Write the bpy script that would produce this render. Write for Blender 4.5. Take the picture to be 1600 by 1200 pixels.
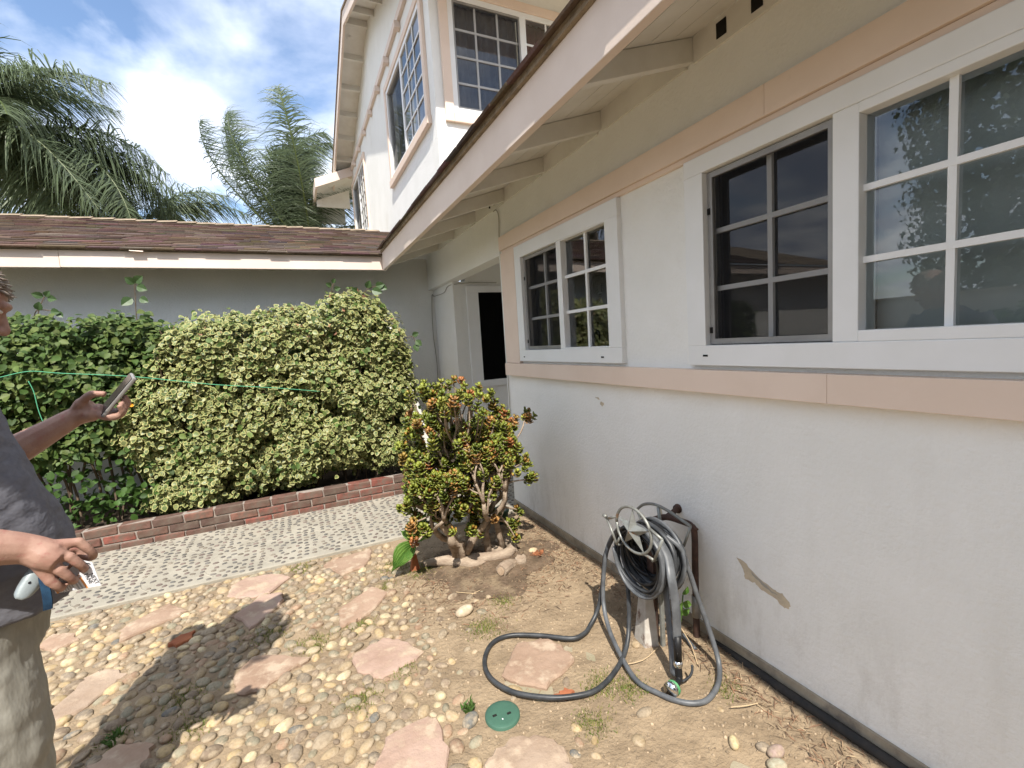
import bpy, bmesh, math, random
import numpy as np
from mathutils import Vector, Matrix
random.seed(7); RNG = np.random.default_rng(11)
for _o in list(bpy.data.objects): bpy.data.objects.remove(_o)
S = bpy.context.scene
COL = S.collection
PI = math.pi

# ------------------------------------------------------------------ camera
cam_d = bpy.data.cameras.new('camera'); cam = bpy.data.objects.new('camera', cam_d); COL.objects.link(cam)
cam_d.sensor_width = 36.0; cam_d.lens = 16.155; cam_d.clip_start = 0.05; cam_d.clip_end = 500
_vy = Vector((-340, 44, -718)).normalized(); _vx = Vector((1537, 162, -718)).normalized()
_vx = (_vx - _vy * _vx.dot(_vy)).normalized(); _vz = _vx.cross(_vy)
cam.matrix_world = Matrix.Translation((0, 0, 1.4)) @ Matrix((_vx, _vy, _vz)).to_4x4()
S.camera = cam
# ------------------------------------------------------------------ sky and sun
SUN_AZ, SUN_EL = 19.0, 53.0           # azimuth the light travels towards (from +Y to +X), elevation
W = bpy.data.worlds.new('World'); S.world = W; W.use_nodes = True
nt = W.node_tree; nt.nodes.clear()
def N(t, ty, **kw):
    n = t.nodes.new(ty)
    for k, v in kw.items(): setattr(n, k, v)
    return n
out = N(nt, 'ShaderNodeOutputWorld'); bg = N(nt, 'ShaderNodeBackground'); bgc = N(nt, 'ShaderNodeBackground')
sky = N(nt, 'ShaderNodeTexSky', sky_type='NISHITA'); sky.sun_disc = False
sky.sun_elevation = math.radians(SUN_EL); sky.sun_rotation = math.radians(180 + SUN_AZ)
sky.air_density = 1.0; sky.dust_density = 0.3; sky.ozone_density = 1.6
nt.links.new(sky.outputs[0], bg.inputs[0]); bg.inputs[1].default_value = 0.068
cn2 = N(nt, 'ShaderNodeTexNoise'); cn2.inputs['Scale'].default_value = 3.4; cn2.inputs['Detail'].default_value = 5; cn2.inputs['Roughness'].default_value = .5
cr2 = N(nt, 'ShaderNodeValToRGB'); cr2.color_ramp.elements[0].position = .35; cr2.color_ramp.elements[0].color = (.40, .46, .60, 1); cr2.color_ramp.elements[1].position = .62; cr2.color_ramp.elements[1].color = (.88, .91, .96, 1)
nt.links.new(cn2.outputs[0], cr2.inputs[0]); nt.links.new(cr2.outputs[0], bgc.inputs[0]); bgc.inputs[1].default_value = 0.58
tc = N(nt, 'ShaderNodeTexCoord'); sep = N(nt, 'ShaderNodeSeparateXYZ'); nt.links.new(tc.outputs['Generated'], sep.inputs[0])
zm = N(nt, 'ShaderNodeMath', operation='MAXIMUM'); nt.links.new(sep.outputs[2], zm.inputs[0]); zm.inputs[1].default_value = 0.0
za = N(nt, 'ShaderNodeMath', operation='ADD'); nt.links.new(zm.outputs[0], za.inputs[0]); za.inputs[1].default_value = 0.22
dx = N(nt, 'ShaderNodeMath', operation='DIVIDE'); dy = N(nt, 'ShaderNodeMath', operation='DIVIDE')
nt.links.new(sep.outputs[0], dx.inputs[0]); nt.links.new(za.outputs[0], dx.inputs[1])
nt.links.new(sep.outputs[1], dy.inputs[0]); nt.links.new(za.outputs[0], dy.inputs[1])
cmb = N(nt, 'ShaderNodeCombineXYZ'); nt.links.new(dx.outputs[0], cmb.inputs[0]); nt.links.new(dy.outputs[0], cmb.inputs[1])
cmb.inputs[2].default_value = 3.7
cn = N(nt, 'ShaderNodeTexNoise'); nt.links.new(cmb.outputs[0], cn.inputs['Vector']); nt.links.new(cmb.outputs[0], cn2.inputs['Vector'])
cn.inputs['Scale'].default_value = 2.1; cn.inputs['Detail'].default_value = 7; cn.inputs['Roughness'].default_value = 0.52; cn.inputs['Distortion'].default_value = 0.25
cr = N(nt, 'ShaderNodeValToRGB'); nt.links.new(cn.outputs[0], cr.inputs[0])
cr.color_ramp.elements[0].position = 0.33; cr.color_ramp.elements[0].color = (0, 0, 0, 1)
cr.color_ramp.elements[1].position = 0.54; cr.color_ramp.elements[1].color = (1, 1, 1, 1)
mx = N(nt, 'ShaderNodeMixShader'); nt.links.new(cr.outputs[0], mx.inputs[0])
nt.links.new(bg.outputs[0], mx.inputs[1]); nt.links.new(bgc.outputs[0], mx.inputs[2]); nt.links.new(mx.outputs[0], out.inputs[0])
_a, _e = math.radians(SUN_AZ), math.radians(SUN_EL)
SUN_DIR = Vector((math.sin(_a) * math.cos(_e), math.cos(_a) * math.cos(_e), -math.sin(_e)))
sun_d = bpy.data.lights.new('sun', 'SUN'); sun_d.energy = 2.0; sun_d.angle = math.radians(0.53); sun_d.color = (1.0, 0.945, 0.86)
sun = bpy.data.objects.new('sun', sun_d); COL.objects.link(sun); sun.rotation_euler = SUN_DIR.to_track_quat('-Z', 'Y').to_euler()
vs = S.view_settings; vs.view_transform = 'Standard'; vs.look = 'None'; vs.exposure = 1.88; vs.gamma = 1.0; vs.use_curve_mapping = False
S.render.engine = 'CYCLES'
S.cycles.max_bounces = 7; S.cycles.transparent_max_bounces = 12; S.cycles.diffuse_bounces = 3

# ------------------------------------------------------------------ helpers
MATS = {}
def mat(name, c1, c2=None, rough=0.7, nscale=4.0, ndetail=6, lo=0.35, hi=0.65, bump=0.0, bscale=60.0, spec=0.3, attr=None,
        objcol=False, metallic=0.0, c3=None, n3=1.5, lo3=.5, hi3=.7, coord='Object', bdist=0.01, trans=None, stretch=None, coat=0):
    """procedural Principled: c1/c2 mixed by noise, optional third tone at another scale, bump from noise"""
    m = bpy.data.materials.new(name); m.use_nodes = True; t = m.node_tree; t.nodes.clear()
    o = N(t, 'ShaderNodeOutputMaterial'); p = N(t, 'ShaderNodeBsdfPrincipled'); t.links.new(p.outputs[0], o.inputs[0])
    p.inputs['Roughness'].default_value = rough; p.inputs['Specular IOR Level'].default_value = spec; p.inputs['Metallic'].default_value = metallic
    if coat: p.inputs['Coat Weight'].default_value = coat
    tcn = N(t, 'ShaderNodeTexCoord'); vec = tcn.outputs[coord]
    if stretch:
        mp = N(t, 'ShaderNodeMapping'); mp.inputs['Scale'].default_value = stretch; t.links.new(vec, mp.inputs[0]); vec = mp.outputs[0]
    def noise(sc, det):
        n = N(t, 'ShaderNodeTexNoise'); n.inputs['Scale'].default_value = sc; n.inputs['Detail'].default_value = det; n.inputs['Roughness'].default_value = .6
        t.links.new(vec, n.inputs['Vector']); return n.outputs[0]
    def ramp(v, a, b):
        r = N(t, 'ShaderNodeMapRange'); r.interpolation_type = 'SMOOTHSTEP'; r.inputs[1].default_value = a; r.inputs[2].default_value = b
        t.links.new(v, r.inputs[0]); return r.outputs[0]
    def mix(f, a, b, mode='MIX'):
        x = N(t, 'ShaderNodeMix', data_type='RGBA', blend_type=mode)
        if hasattr(f, 'links'): t.links.new(f, x.inputs[0])
        else: x.inputs[0].default_value = f
        for s, v in ((6, a), (7, b)):
            if hasattr(v, 'links'): t.links.new(v, x.inputs[s])
            else: x.inputs[s].default_value = (*v, 1)
        return x.outputs[2]
    if attr:
        at = N(t, 'ShaderNodeAttribute', attribute_name=attr); col = at.outputs['Color']
        col = mix(1.0, col, mix(ramp(noise(nscale, ndetail), lo, hi), c1, c2 or c1), 'MULTIPLY')
    elif objcol:
        oi = N(t, 'ShaderNodeObjectInfo'); col = mix(1.0, oi.outputs['Color'], mix(ramp(noise(nscale, ndetail), lo, hi), c1, c2 or c1), 'MULTIPLY')
    elif c2: col = mix(ramp(noise(nscale, ndetail), lo, hi), c1, c2)
    else: col = None
    if c3 is not None:
        col = mix(ramp(noise(n3, 5), lo3, hi3), col if col is not None else c1, c3)
    if col is None: p.inputs['Base Color'].default_value = (*c1, 1)
    else: t.links.new(col, p.inputs['Base Color'])
    if bump:
        b = N(t, 'ShaderNodeBump'); b.inputs['Strength'].default_value = bump; b.inputs['Distance'].default_value = bdist
        t.links.new(noise(bscale, 5), b.inputs['Height']); t.links.new(b.outputs[0], p.inputs['Normal'])
    if trans:   # leaf translucency
        tr = N(t, 'ShaderNodeBsdfTranslucent'); ms = N(t, 'ShaderNodeMixShader'); ms.inputs[0].default_value = trans
        if col is None: tr.inputs[0].default_value = (*c1, 1)
        else: t.links.new(col, tr.inputs[0])
        t.links.new(p.outputs[0], ms.inputs[1]); t.links.new(tr.outputs[0], ms.inputs[2]); t.links.new(ms.outputs[0], o.inputs[0])
    MATS[name] = m; return m

class MB:
    def __init__(s): s.v = []; s.f = []; s.mi = []; s.c = None
    def add(s, vs, fs, m=0):
        b = len(s.v); s.v += [tuple(v) for v in vs]; s.f += [tuple(i + b for i in f) for f in fs]; s.mi += [m] * len(fs); return s
    def box(s, x0, x1, y0, y1, z0, z1, m=0):
        vs = [(x, y, z) for z in (z0, z1) for y in (y0, y1) for x in (x0, x1)]
        return s.add(vs, [(0, 2, 3, 1), (4, 5, 7, 6), (0, 1, 5, 4), (2, 6, 7, 3), (0, 4, 6, 2), (1, 3, 7, 5)], m)
    def hexa(s, q, m=0):   # 8 points: bottom 4 (ccw) top 4
        return s.add(q, [(3, 2, 1, 0), (4, 5, 6, 7), (0, 1, 5, 4), (1, 2, 6, 5), (2, 3, 7, 6), (3, 0, 4, 7)], m)
    def prism(s, poly, d, m=0):   # planar polygon (3D points), extruded by vector d
        n = len(poly); d = Vector(d); a = [Vector(p) for p in poly]
        return s.add(a + [p + d for p in a], [tuple(range(n))[::-1], tuple(range(n, 2 * n))] + [(i, (i + 1) % n, n + (i + 1) % n, n + i) for i in range(n)], m)
    def tube(s, pts, r, n=8, m=0, flat=None, caps=True):
        pts = [Vector(p) for p in pts]; k = len(pts)
        rs = r if isinstance(r, (list, tuple)) else [r] * k
        t0 = (pts[1] - pts[0]).normalized(); up = Vector((0, 0, 1)) if abs(t0.z) < .9 else Vector((1, 0, 0))
        u = t0.cross(up).normalized(); vs = []
        for i, p in enumerate(pts):
            t = (pts[min(i + 1, k - 1)] - pts[max(i - 1, 0)]).normalized()
            u = (u - t * u.dot(t)); u = u.normalized() if u.length > 1e-6 else t.orthogonal().normalized()
            w = t.cross(u)
            for j in range(n):
                a = 2 * PI * j / n; e = flat if flat else 1.0
                vs.append(p + (u * math.cos(a) + w * math.sin(a) * e) * rs[i])
        fs = [(i * n + j, i * n + (j + 1) % n, (i + 1) * n + (j + 1) % n, (i + 1) * n + j) for i in range(k - 1) for j in range(n)]
        if caps: fs += [tuple(range(n))[::-1], tuple(range((k - 1) * n, k * n))]
        return s.add(vs, fs, m)
    def build(s, name, mats, parent=None, smooth=False, bevel=0, org=None):
        me = bpy.data.meshes.new(name); me.from_pydata(s.v, [], s.f)
        mats = mats if isinstance(mats, (list, tuple)) else [mats]
        for m in mats: me.materials.append(m)
        if len(mats) > 1: me.polygons.foreach_set('material_index', s.mi)
        if smooth: me.polygons.foreach_set('use_smooth', [True] * len(me.polygons))
        if s.c is not None:
            at = me.color_attributes.new('col', 'FLOAT_COLOR', 'POINT'); at.data.foreach_set('color', np.asarray(s.c, np.float32).ravel())
        me.update()
        return link(name, me, parent, bevel)
def link(name, me, parent=None, bevel=0):
    o = bpy.data.objects.new(name, me); COL.objects.link(o)
    if parent is not None: par(o, parent)
    if bevel:
        b = o.modifiers.new('bevel', 'BEVEL'); b.width = bevel; b.segments = 2; b.limit_method = 'ANGLE'; b.angle_limit = math.radians(40)
    return o
def wm(o):
    b = Matrix.Translation(o.location)
    return b if o.parent is None else wm(o.parent) @ o.matrix_parent_inverse @ b
def par(o, p):
    inv = wm(p).inverted(); o.parent = p; o.matrix_parent_inverse = inv
def thing(name, label, cat, loc=(0, 0, 0), group=None):
    o = bpy.data.objects.new(name, None); COL.objects.link(o); o.location = loc; o.empty_display_size = .1
    return tag(o, label, cat, group)
def tag(o, label, cat, group=None):
    o['label'] = label; o['category'] = cat
    if group: o['group'] = group
    return o
def struct(o): o['kind'] = 'structure'; return o
def stuff(o): o['kind'] = 'stuff'; return o
def box(name, m, parent, *a, bevel=0): return MB().box(*a).build(name, m, parent, bevel=bevel)
def spline(pts, n=8):
    pts = [Vector(p) for p in pts]; res = []
    for i in range(len(pts) - 1):
        p0, p1, p2, p3 = pts[max(i - 1, 0)], pts[i], pts[i + 1], pts[min(i + 2, len(pts) - 1)]
        for k in range(n):
            t = k / n
            res.append(0.5 * ((2 * p1) + (p2 - p0) * t + (2 * p0 - 5 * p1 + 4 * p2 - p3) * t * t + (3 * p1 - p0 - 3 * p2 + p3) * t ** 3))
    res.append(pts[-1]); return res
def scatter_mesh(name, tv, tf, tmi, P, R, Sc, mats, cols=None, parent=None, smooth=False):
    """copies of a template (tv verts, tf faces) at P with rotations R (n,3,3) and scale Sc, in one mesh"""
    tv = np.asarray(tv, float); n = len(P); k = len(tv)
    V = np.einsum('nij,nkj->nki', R, tv[None] * np.asarray(Sc).reshape(n, 1, -1)) + np.asarray(P)[:, None, :]
    ls = np.concatenate([np.asarray(f) for f in tf]); ln = np.array([len(f) for f in tf])
    me = bpy.data.meshes.new(name); me.vertices.add(n * k); me.vertices.foreach_set('co', V.astype(np.float32).ravel())
    loops = (ls[None] + (np.arange(n) * k)[:, None]).ravel(); me.loops.add(len(loops)); me.loops.foreach_set('vertex_index', loops.astype(np.int32))
    tot = np.tile(ln, n); st = np.concatenate([[0], np.cumsum(tot)[:-1]])
    me.polygons.add(len(tot)); me.polygons.foreach_set('loop_start', st.astype(np.int32)); me.polygons.foreach_set('loop_total', tot.astype(np.int32))
    for m in mats: me.materials.append(m)
    if len(mats) > 1: me.polygons.foreach_set('material_index', np.tile(np.asarray(tmi), n).astype(np.int32))
    if smooth: me.polygons.foreach_set('use_smooth', np.ones(len(tot), bool))
    me.update(calc_edges=True)
    if cols is not None:
        c = np.ones((n, k, 4), np.float32); c[:, :, :3] = np.asarray(cols)[:, None, :]
        at = me.color_attributes.new('col', 'FLOAT_COLOR', 'POINT'); at.data.foreach_set('color', c.ravel())
    me.validate()
    return link(name, me, parent)
def frames(nrm, tang):
    """rotation matrices with z = nrm, y ~ tang"""
    nrm = nrm / np.linalg.norm(nrm, axis=1, keepdims=True)
    y = tang - nrm * np.sum(tang * nrm, 1, keepdims=True); y /= np.linalg.norm(y, axis=1, keepdims=True) + 1e-9
    x = np.cross(y, nrm); return np.stack([x, y, nrm], 2)
def pip(px, py, poly):
    poly = np.asarray(poly); ins = np.zeros(len(px), bool); j = len(poly) - 1
    for i in range(len(poly)):
        xi, yi = poly[i]; xj, yj = poly[j]
        c = ((yi > py) != (yj > py)) & (px < (xj - xi) * (py - yi) / (yj - yi + 1e-12) + xi); ins ^= c; j = i
    return ins
def edist(px, py, poly):
    poly = np.asarray(poly, float); d = np.full(len(px), 1e9)
    for i in range(len(poly)):
        a, b = poly[i], poly[(i + 1) % len(poly)]; ab = b - a
        t = np.clip(((px - a[0]) * ab[0] + (py - a[1]) * ab[1]) / (ab @ ab), 0, 1)
        d = np.minimum(d, np.hypot(px - a[0] - t * ab[0], py - a[1] - t * ab[1]))
    return d

# ------------------------------------------------------------------ materials
STUCCO = mat('stucco', (.88, .87, .83), (.84, .83, .785), .9, 2.2, bump=.9, bscale=60, c3=(.74, .71, .64), n3=.9, lo3=.56, hi3=.85, bdist=.005)
def add_splash(m):
    t = m.node_tree; p = next(n for n in t.nodes if n.type == 'BSDF_PRINCIPLED'); src = p.inputs['Base Color'].links[0].from_socket
    tcn = N(t, 'ShaderNodeTexCoord'); sp = N(t, 'ShaderNodeSeparateXYZ'); t.links.new(tcn.outputs['Object'], sp.inputs[0])
    h = N(t, 'ShaderNodeMapRange'); h.inputs[1].default_value = .55; h.inputs[2].default_value = .04; t.links.new(sp.outputs[2], h.inputs[0])
    mp = N(t, 'ShaderNodeMapping'); mp.inputs['Scale'].default_value = (6, 6, 2.2); t.links.new(tcn.outputs['Object'], mp.inputs[0])
    n1 = N(t, 'ShaderNodeTexNoise'); n1.inputs['Scale'].default_value = 1.3; n1.inputs['Detail'].default_value = 9; n1.inputs['Roughness'].default_value = .7; t.links.new(mp.outputs[0], n1.inputs['Vector'])
    r = N(t, 'ShaderNodeMapRange'); r.inputs[1].default_value = .48; r.inputs[2].default_value = .80; r.inputs[4].default_value = .75; t.links.new(n1.outputs[0], r.inputs[0])
    mu = N(t, 'ShaderNodeMath', operation='MULTIPLY'); t.links.new(h.outputs[0], mu.inputs[0]); t.links.new(r.outputs[0], mu.inputs[1])
    mx_ = N(t, 'ShaderNodeMix', data_type='RGBA'); t.links.new(mu.outputs[0], mx_.inputs[0]); t.links.new(src, mx_.inputs[6]); mx_.inputs[7].default_value = (.46, .42, .35, 1)
    mp2 = N(t, 'ShaderNodeMapping'); mp2.inputs['Scale'].default_value = (9, 9, .7); t.links.new(tcn.outputs['Object'], mp2.inputs[0])
    n2 = N(t, 'ShaderNodeTexNoise'); n2.inputs['Scale'].default_value = 1.0; n2.inputs['Detail'].default_value = 6; t.links.new(mp2.outputs[0], n2.inputs['Vector'])
    r2 = N(t, 'ShaderNodeMapRange'); r2.inputs[1].default_value = .60; r2.inputs[2].default_value = .80; r2.inputs[4].default_value = .10; t.links.new(n2.outputs[0], r2.inputs[0])
    mx2 = N(t, 'ShaderNodeMix', data_type='RGBA'); t.links.new(r2.outputs[0], mx2.inputs[0]); t.links.new(mx_.outputs[2], mx2.inputs[6]); mx2.inputs[7].default_value = (.62, .58, .49, 1)
    t.links.new(mx2.outputs[2], p.inputs['Base Color'])
add_splash(STUCCO)
WOODW = mat('painted_wood_white', (.78, .755, .69), (.72, .69, .62), .7, 5, bump=.15, bscale=30, c3=(.42, .38, .32), n3=3, lo3=.66, hi3=.8)
PEACH = mat('painted_trim_peach', (.82, .665, .55), (.78, .625, .51), .62, 3.5, bump=.08, bscale=40, c3=(.48, .36, .28), n3=4, lo3=.68, hi3=.82)
PEACHF = mat('painted_fascia', (.78, .655, .565), (.73, .605, .515), .65, 2.5, bump=.1, bscale=25, c3=(.42, .33, .27), n3=3, lo3=.66, hi3=.85)
VINYL = mat('white_vinyl', (.86, .86, .85), (.82, .82, .80), .4, 3, spec=.45)
SCREENF = mat('grey_aluminium', (.34, .33, .31), (.28, .27, .26), .45, 6, metallic=.3)
CONC = mat('concrete', (.42, .36, .27), (.30, .25, .18), .9, 7, bump=.4, bscale=50, c3=(.15, .13, .11), n3=6, lo3=.5, hi3=.75)
DARK = mat('dark_opening', (.012, .011, .010), rough=.9)
ROOM = mat('dim_room', (.05, .05, .052), rough=.9)
SHADE = mat('window_shade_fabric', (.66, .67, .63), (.60, .61, .58), .85, 2)
CURT = mat('curtain_grey', (.42, .40, .41), (.28, .27, .28), .9, 6)
CURTR = mat('curtain_red', (.34, .12, .12), (.22, .07, .07), .9, 6)
SHING = mat('asphalt_shingle', (1, 1, 1), (.72, .7, .7), .92, 60, attr='col', bump=.5, bscale=260, bdist=.003)
SHEDGE = mat('weathered_shingle_edge', (.33, .26, .185), (.20, .155, .11), .95, 14, bump=.5, bscale=90)
BRICK = mat('brick', (1, 1, 1), (.62, .56, .52), .88, 18, objcol=True, bump=.55, bscale=70, c3=(.15, .115, .09), n3=9, lo3=.46, hi3=.72, bdist=.004)
MORTAR = mat('mortar', (.34, .29, .25), (.26, .22, .19), .95, 30, bump=.5, bscale=120)
PATHC = mat('path_concrete', (.36, .33, .27), (.30, .275, .225), .92, 5, bump=.5, bscale=90, c3=(.33, .29, .23), n3=3, lo3=.5, hi3=.8)
PEB = mat('mosaic_pebble', (1, 1, 1), (.8, .8, .8), .6, 40, attr='col')
RIV = mat('river_stone', (1.15, 1.12, 1.08), (.75, .70, .63), .85, 1.6, c3=(.42, .34, .24), n3=1.1, lo3=.40, hi3=.74, objcol=True, bump=.15, bscale=120, coord='Object')
RIVS = mat('river_stone_far', (1.15, 1.12, 1.08), (.75, .70, .63), .85, 48, c3=(.42, .34, .24), n3=30, lo3=.40, hi3=.74, attr='col', bump=.15, bscale=120)
FLAG = mat('flagstone', (1.02, 1, 1), (.78, .72, .68), .9, 5.5, objcol=True, bump=.8, bscale=18, c3=(.44, .34, .25), n3=11, lo3=.46, hi3=.66, bdist=.012)
SOIL = mat('soil', (.32, .24, .155), (.23, .17, .108), .97, 7, bump=.8, bscale=45, c3=(.21, .155, .10), n3=2.4, lo3=.55, hi3=.75, bdist=.02)
DSOIL = mat('planter_soil', (.06, .045, .03), (.035, .025, .018), 1, 12, bump=.8, bscale=40)
BARK = mat('jade_bark', (.40, .32, .24), (.28, .21, .155), .85, 14, bump=.6, bscale=60, stretch=(1, 1, 3))
TWIG = mat('twig', (.14, .10, .065), (.09, .065, .045), .9, 20)
LITTER = mat('dry_litter', (1, 1, 1), (.7, .7, .7), .95, 20, attr='col')
MOSS = mat('moss', (1, 1, 1), (.75, .75, .75), .95, 20, attr='col', trans=.25)
LVC = mat('leaf_variegated_centre', (1, 1, 1), (.8, .85, .8), .42, 30, attr='col', trans=.2, spec=.4)
LVE = mat('leaf_variegated_edge', (.48, .45, .19), (.36, .365, .135), .5, 9, trans=.25, spec=.35, c3=(.40, .28, .12), n3=5, lo3=.62, hi3=.75)
LG = mat('leaf_green', (1, 1, 1), (.8, .85, .75), .55, 30, attr='col', trans=.3, spec=.3)
LJ = mat('leaf_jade', (1, 1, 1), (.85, .85, .8), .3, 40, attr='col', trans=.12, spec=.5)
LBIG = mat('leaf_broad', (.15, .27, .055), (.085, .19, .035), .5, 30, trans=.35, spec=.35)
PALML = mat('palm_leaf', (1, 1, 1), (.8, .85, .8), .45, 6, attr='col', trans=.38, spec=.4)
PALMT = mat('palm_trunk', (.22, .19, .16), (.15, .13, .11), .95, 8, bump=.6, bscale=20)
HOSE = mat('hose_rubber', (.05, .054, .058), (.028, .03, .033), .42, 20, spec=.4)
HOSEL = mat('hose_grey', (.115, .122, .13), (.075, .08, .086), .42, 20, spec=.4)
TAPEB = mat('black_tape', (.012, .012, .013), rough=.45)
IRON = mat('reel_metal', (.27, .28, .26), (.20, .20, .18), .42, 30, metallic=.35, c3=(.24, .13, .07), n3=20, lo3=.62, hi3=.7)
RUST = mat('rusty_pipe', (.105, .058, .042), (.065, .04, .032), .75, 25, bump=.3, bscale=60)
CHROME = mat('chrome', (.75, .76, .76), rough=.18, metallic=1)
GREENP = mat('green_plastic', (.055, .13, .09), (.045, .105, .075), .6, 8, bump=.1, bscale=60, c3=(.10, .13, .09), n3=9, lo3=.6, hi3=.8)
POSTW = mat('white_post_paint', (.55, .53, .48), (.42, .38, .33), .85, 12, c3=(.17, .10, .07), n3=9, lo3=.55, hi3=.65)
YEL = mat('yellow_peel', (.80, .58, .03), (.72, .48, .02), .45, 10)
TERRA = mat('terracotta', (.36, .13, .06), (.27, .09, .045), .85, 14)
BLACKP = mat('black_pipe', (.03, .03, .03), (.05, .045, .04), .8, 14)
SKIN = mat('skin', (.37, .225, .17), (.31, .17, .128), .52, 22, bump=.35, bscale=190, c3=(.33, .15, .12), n3=40, lo3=.56, hi3=.72, bdist=.0025)
HAIR = mat('grey_brown_hair', (.19, .15, .12), (.30, .26, .22), .55, 40, stretch=(1, 1, .3))
SHIRT = mat('grey_shirt', (.15, .15, .17), (.125, .125, .143), .92, 40, bump=.55, bscale=3.6, bdist=.04, stretch=(1, 1, 1.5))
PANTS = mat('khaki_trousers', (.32, .31, .27), (.275, .265, .23), .92, 30, bump=.45, bscale=4.5, bdist=.03, stretch=(1.4, 1.4, .6))
LINING = mat('pocket_lining', (.60, .58, .46), rough=.85)
SHOE = mat('shoe', (.04, .035, .03), rough=.6)
PHONEC = mat('phone_case', (.30, .29, .27), (.22, .21, .20), .25, 8, spec=.6)
PHONEB = mat('phone_screen', (.008, .008, .01), rough=.08, spec=.6)
TAPEM = mat('tape_measure_grey', (.30, .34, .35), (.26, .30, .31), .35, 8, metallic=.4)
NAVY = mat('navy_webbing', (.012, .045, .09), (.008, .03, .065), .8, 60, bump=.2, bscale=300)
PAPER = mat('paper', (.72, .72, .75), rough=.6)
INK = mat('ink', (.015, .015, .02), rough=.6)
INKG = mat('ink_grey', (.40, .40, .43), rough=.6)
ORANGE = mat('ink_orange', (.70, .30, .10), rough=.6)
TWINE = mat('green_twine', (.10, .40, .22), rough=.6)
REDTILE = mat('red_brick_step', (.22, .05, .035), (.15, .035, .025), .8, 12)
BACKW = mat('garden_block_wall', (.50, .48, .44), (.42, .40, .36), .9, 4, bump=.3, bscale=60)
def glass_mat():
    m = bpy.data.materials.new('window_glass'); m.use_nodes = True; t = m.node_tree; t.nodes.clear()
    o = N(t, 'ShaderNodeOutputMaterial'); tr = N(t, 'ShaderNodeBsdfTransparent'); gl = N(t, 'ShaderNodeBsdfGlossy'); fr = N(t, 'ShaderNodeFresnel')
    tr.inputs[0].default_value = (.80, .84, .84, 1); gl.inputs[0].default_value = (1, 1, 1, 1); gl.inputs['Roughness'].default_value = .012
    fr.inputs[0].default_value = 1.9
    ms = N(t, 'ShaderNodeMixShader'); t.links.new(fr.outputs[0], ms.inputs[0]); t.links.new(tr.outputs[0], ms.inputs[1]); t.links.new(gl.outputs[0], ms.inputs[2]); t.links.new(ms.outputs[0], o.inputs[0])
    return m
GLASS = glass_mat()
def mesh_mat(name, col, alpha):
    m = bpy.data.materials.new(name); m.use_nodes = True; t = m.node_tree; t.nodes.clear()
    o = N(t, 'ShaderNodeOutputMaterial'); tr = N(t, 'ShaderNodeBsdfTransparent'); d = N(t, 'ShaderNodeBsdfDiffuse'); d.inputs[0].default_value = (*col, 1)
    ms = N(t, 'ShaderNodeMixShader'); ms.inputs[0].default_value = alpha
    t.links.new(tr.outputs[0], ms.inputs[1]); t.links.new(d.outputs[0], ms.inputs[2]); t.links.new(ms.outputs[0], o.inputs[0]); return m
INSECT = mesh_mat('insect_mesh', (.03, .03, .032), .42)
SECMESH = mesh_mat('black_security_mesh', (.006, .006, .006), .93)

# ------------------------------------------------------------------ setting: ground, path, bed
gr = MB().add([(-120, -120, -.012), (120, -120, -.012), (120, 120, -.012), (-120, 120, -.012)], [(0, 1, 2, 3)]).build('ground', mat('dry_yard', (.34, .29, .21), (.26, .23, .15), .95, 3, bump=.6, bscale=30)); struct(gr)
# garden bed: gently uneven dirt sheet
def bed_z(x, y):
    return .006 * math.sin(3.1 * x + 1.3 * y) + .005 * math.sin(7.3 * y - 2.2 * x + 1) + .003 * math.sin(17 * x + 11 * y)
mb = MB(); nx, ny = 90, 100; X0, X1, Y0, Y1 = -3.4, 1.62, -1.6, 3.36
for j in range(ny + 1):
    for i in range(nx + 1):
        x = X0 + (X1 - X0) * i / nx; y = Y0 + (Y1 - Y0) * j / ny
        hump = .05 * math.exp(-(((x - 1.0) / .35) ** 2 + ((y - 2.65) / .3) ** 2)) if True else 0
        mb.v.append((x, y, bed_z(x, y) * min(1, (Y1 - y) * 6) + hump + random.uniform(-.0015, .0015)))
for j in range(ny):
    for i in range(nx):
        a = j * (nx + 1) + i; mb.f.append((a, a + 1, a + nx + 2, a + nx + 1)); mb.mi.append(0)
bed = struct(mb.build('garden_bed', SOIL, smooth=True))
def ground_z(x, y):
    return bed_z(x, y) * min(1, (Y1 - y) * 6) + .05 * math.exp(-(((x - 1.0) / .35) ** 2 + ((y - 2.65) / .3) ** 2))
PY0, PY1 = 3.36, 4.365
path = struct(MB().box(-6, 3.4, PY0, PY1, -.05, .022).build('path', PATHC, bevel=.006))
soil = struct(MB().box(-6, 1.66, PY1 + .09, 5.75, -.05, .13).build('planter_soil', DSOIL))
porch = struct(MB().box(1.66, 3.4, 4.37, 4.98, -.05, .02).build('porch_floor', CONC))

# ------------------------------------------------------------------ the house
WX = 1.60; FX = .98; FZ = 2.285; SL = 1 / 3.0; FY = 5.31; GY = 5.75; PW = 1.67; DY = 4.98; UX = 1.66; UY = 5.08; UYF = 11.86
house = thing('house', 'white stucco house with peach trim, low eaved wing, garage and upper storey', 'house', (1.6, 3.5, 0))
RB = 2.50                                             # rafter bottom at the wall plane
def roofz(x): return RB + .10 + SL * (x - WX)         # underside of boards over the wing
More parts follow.
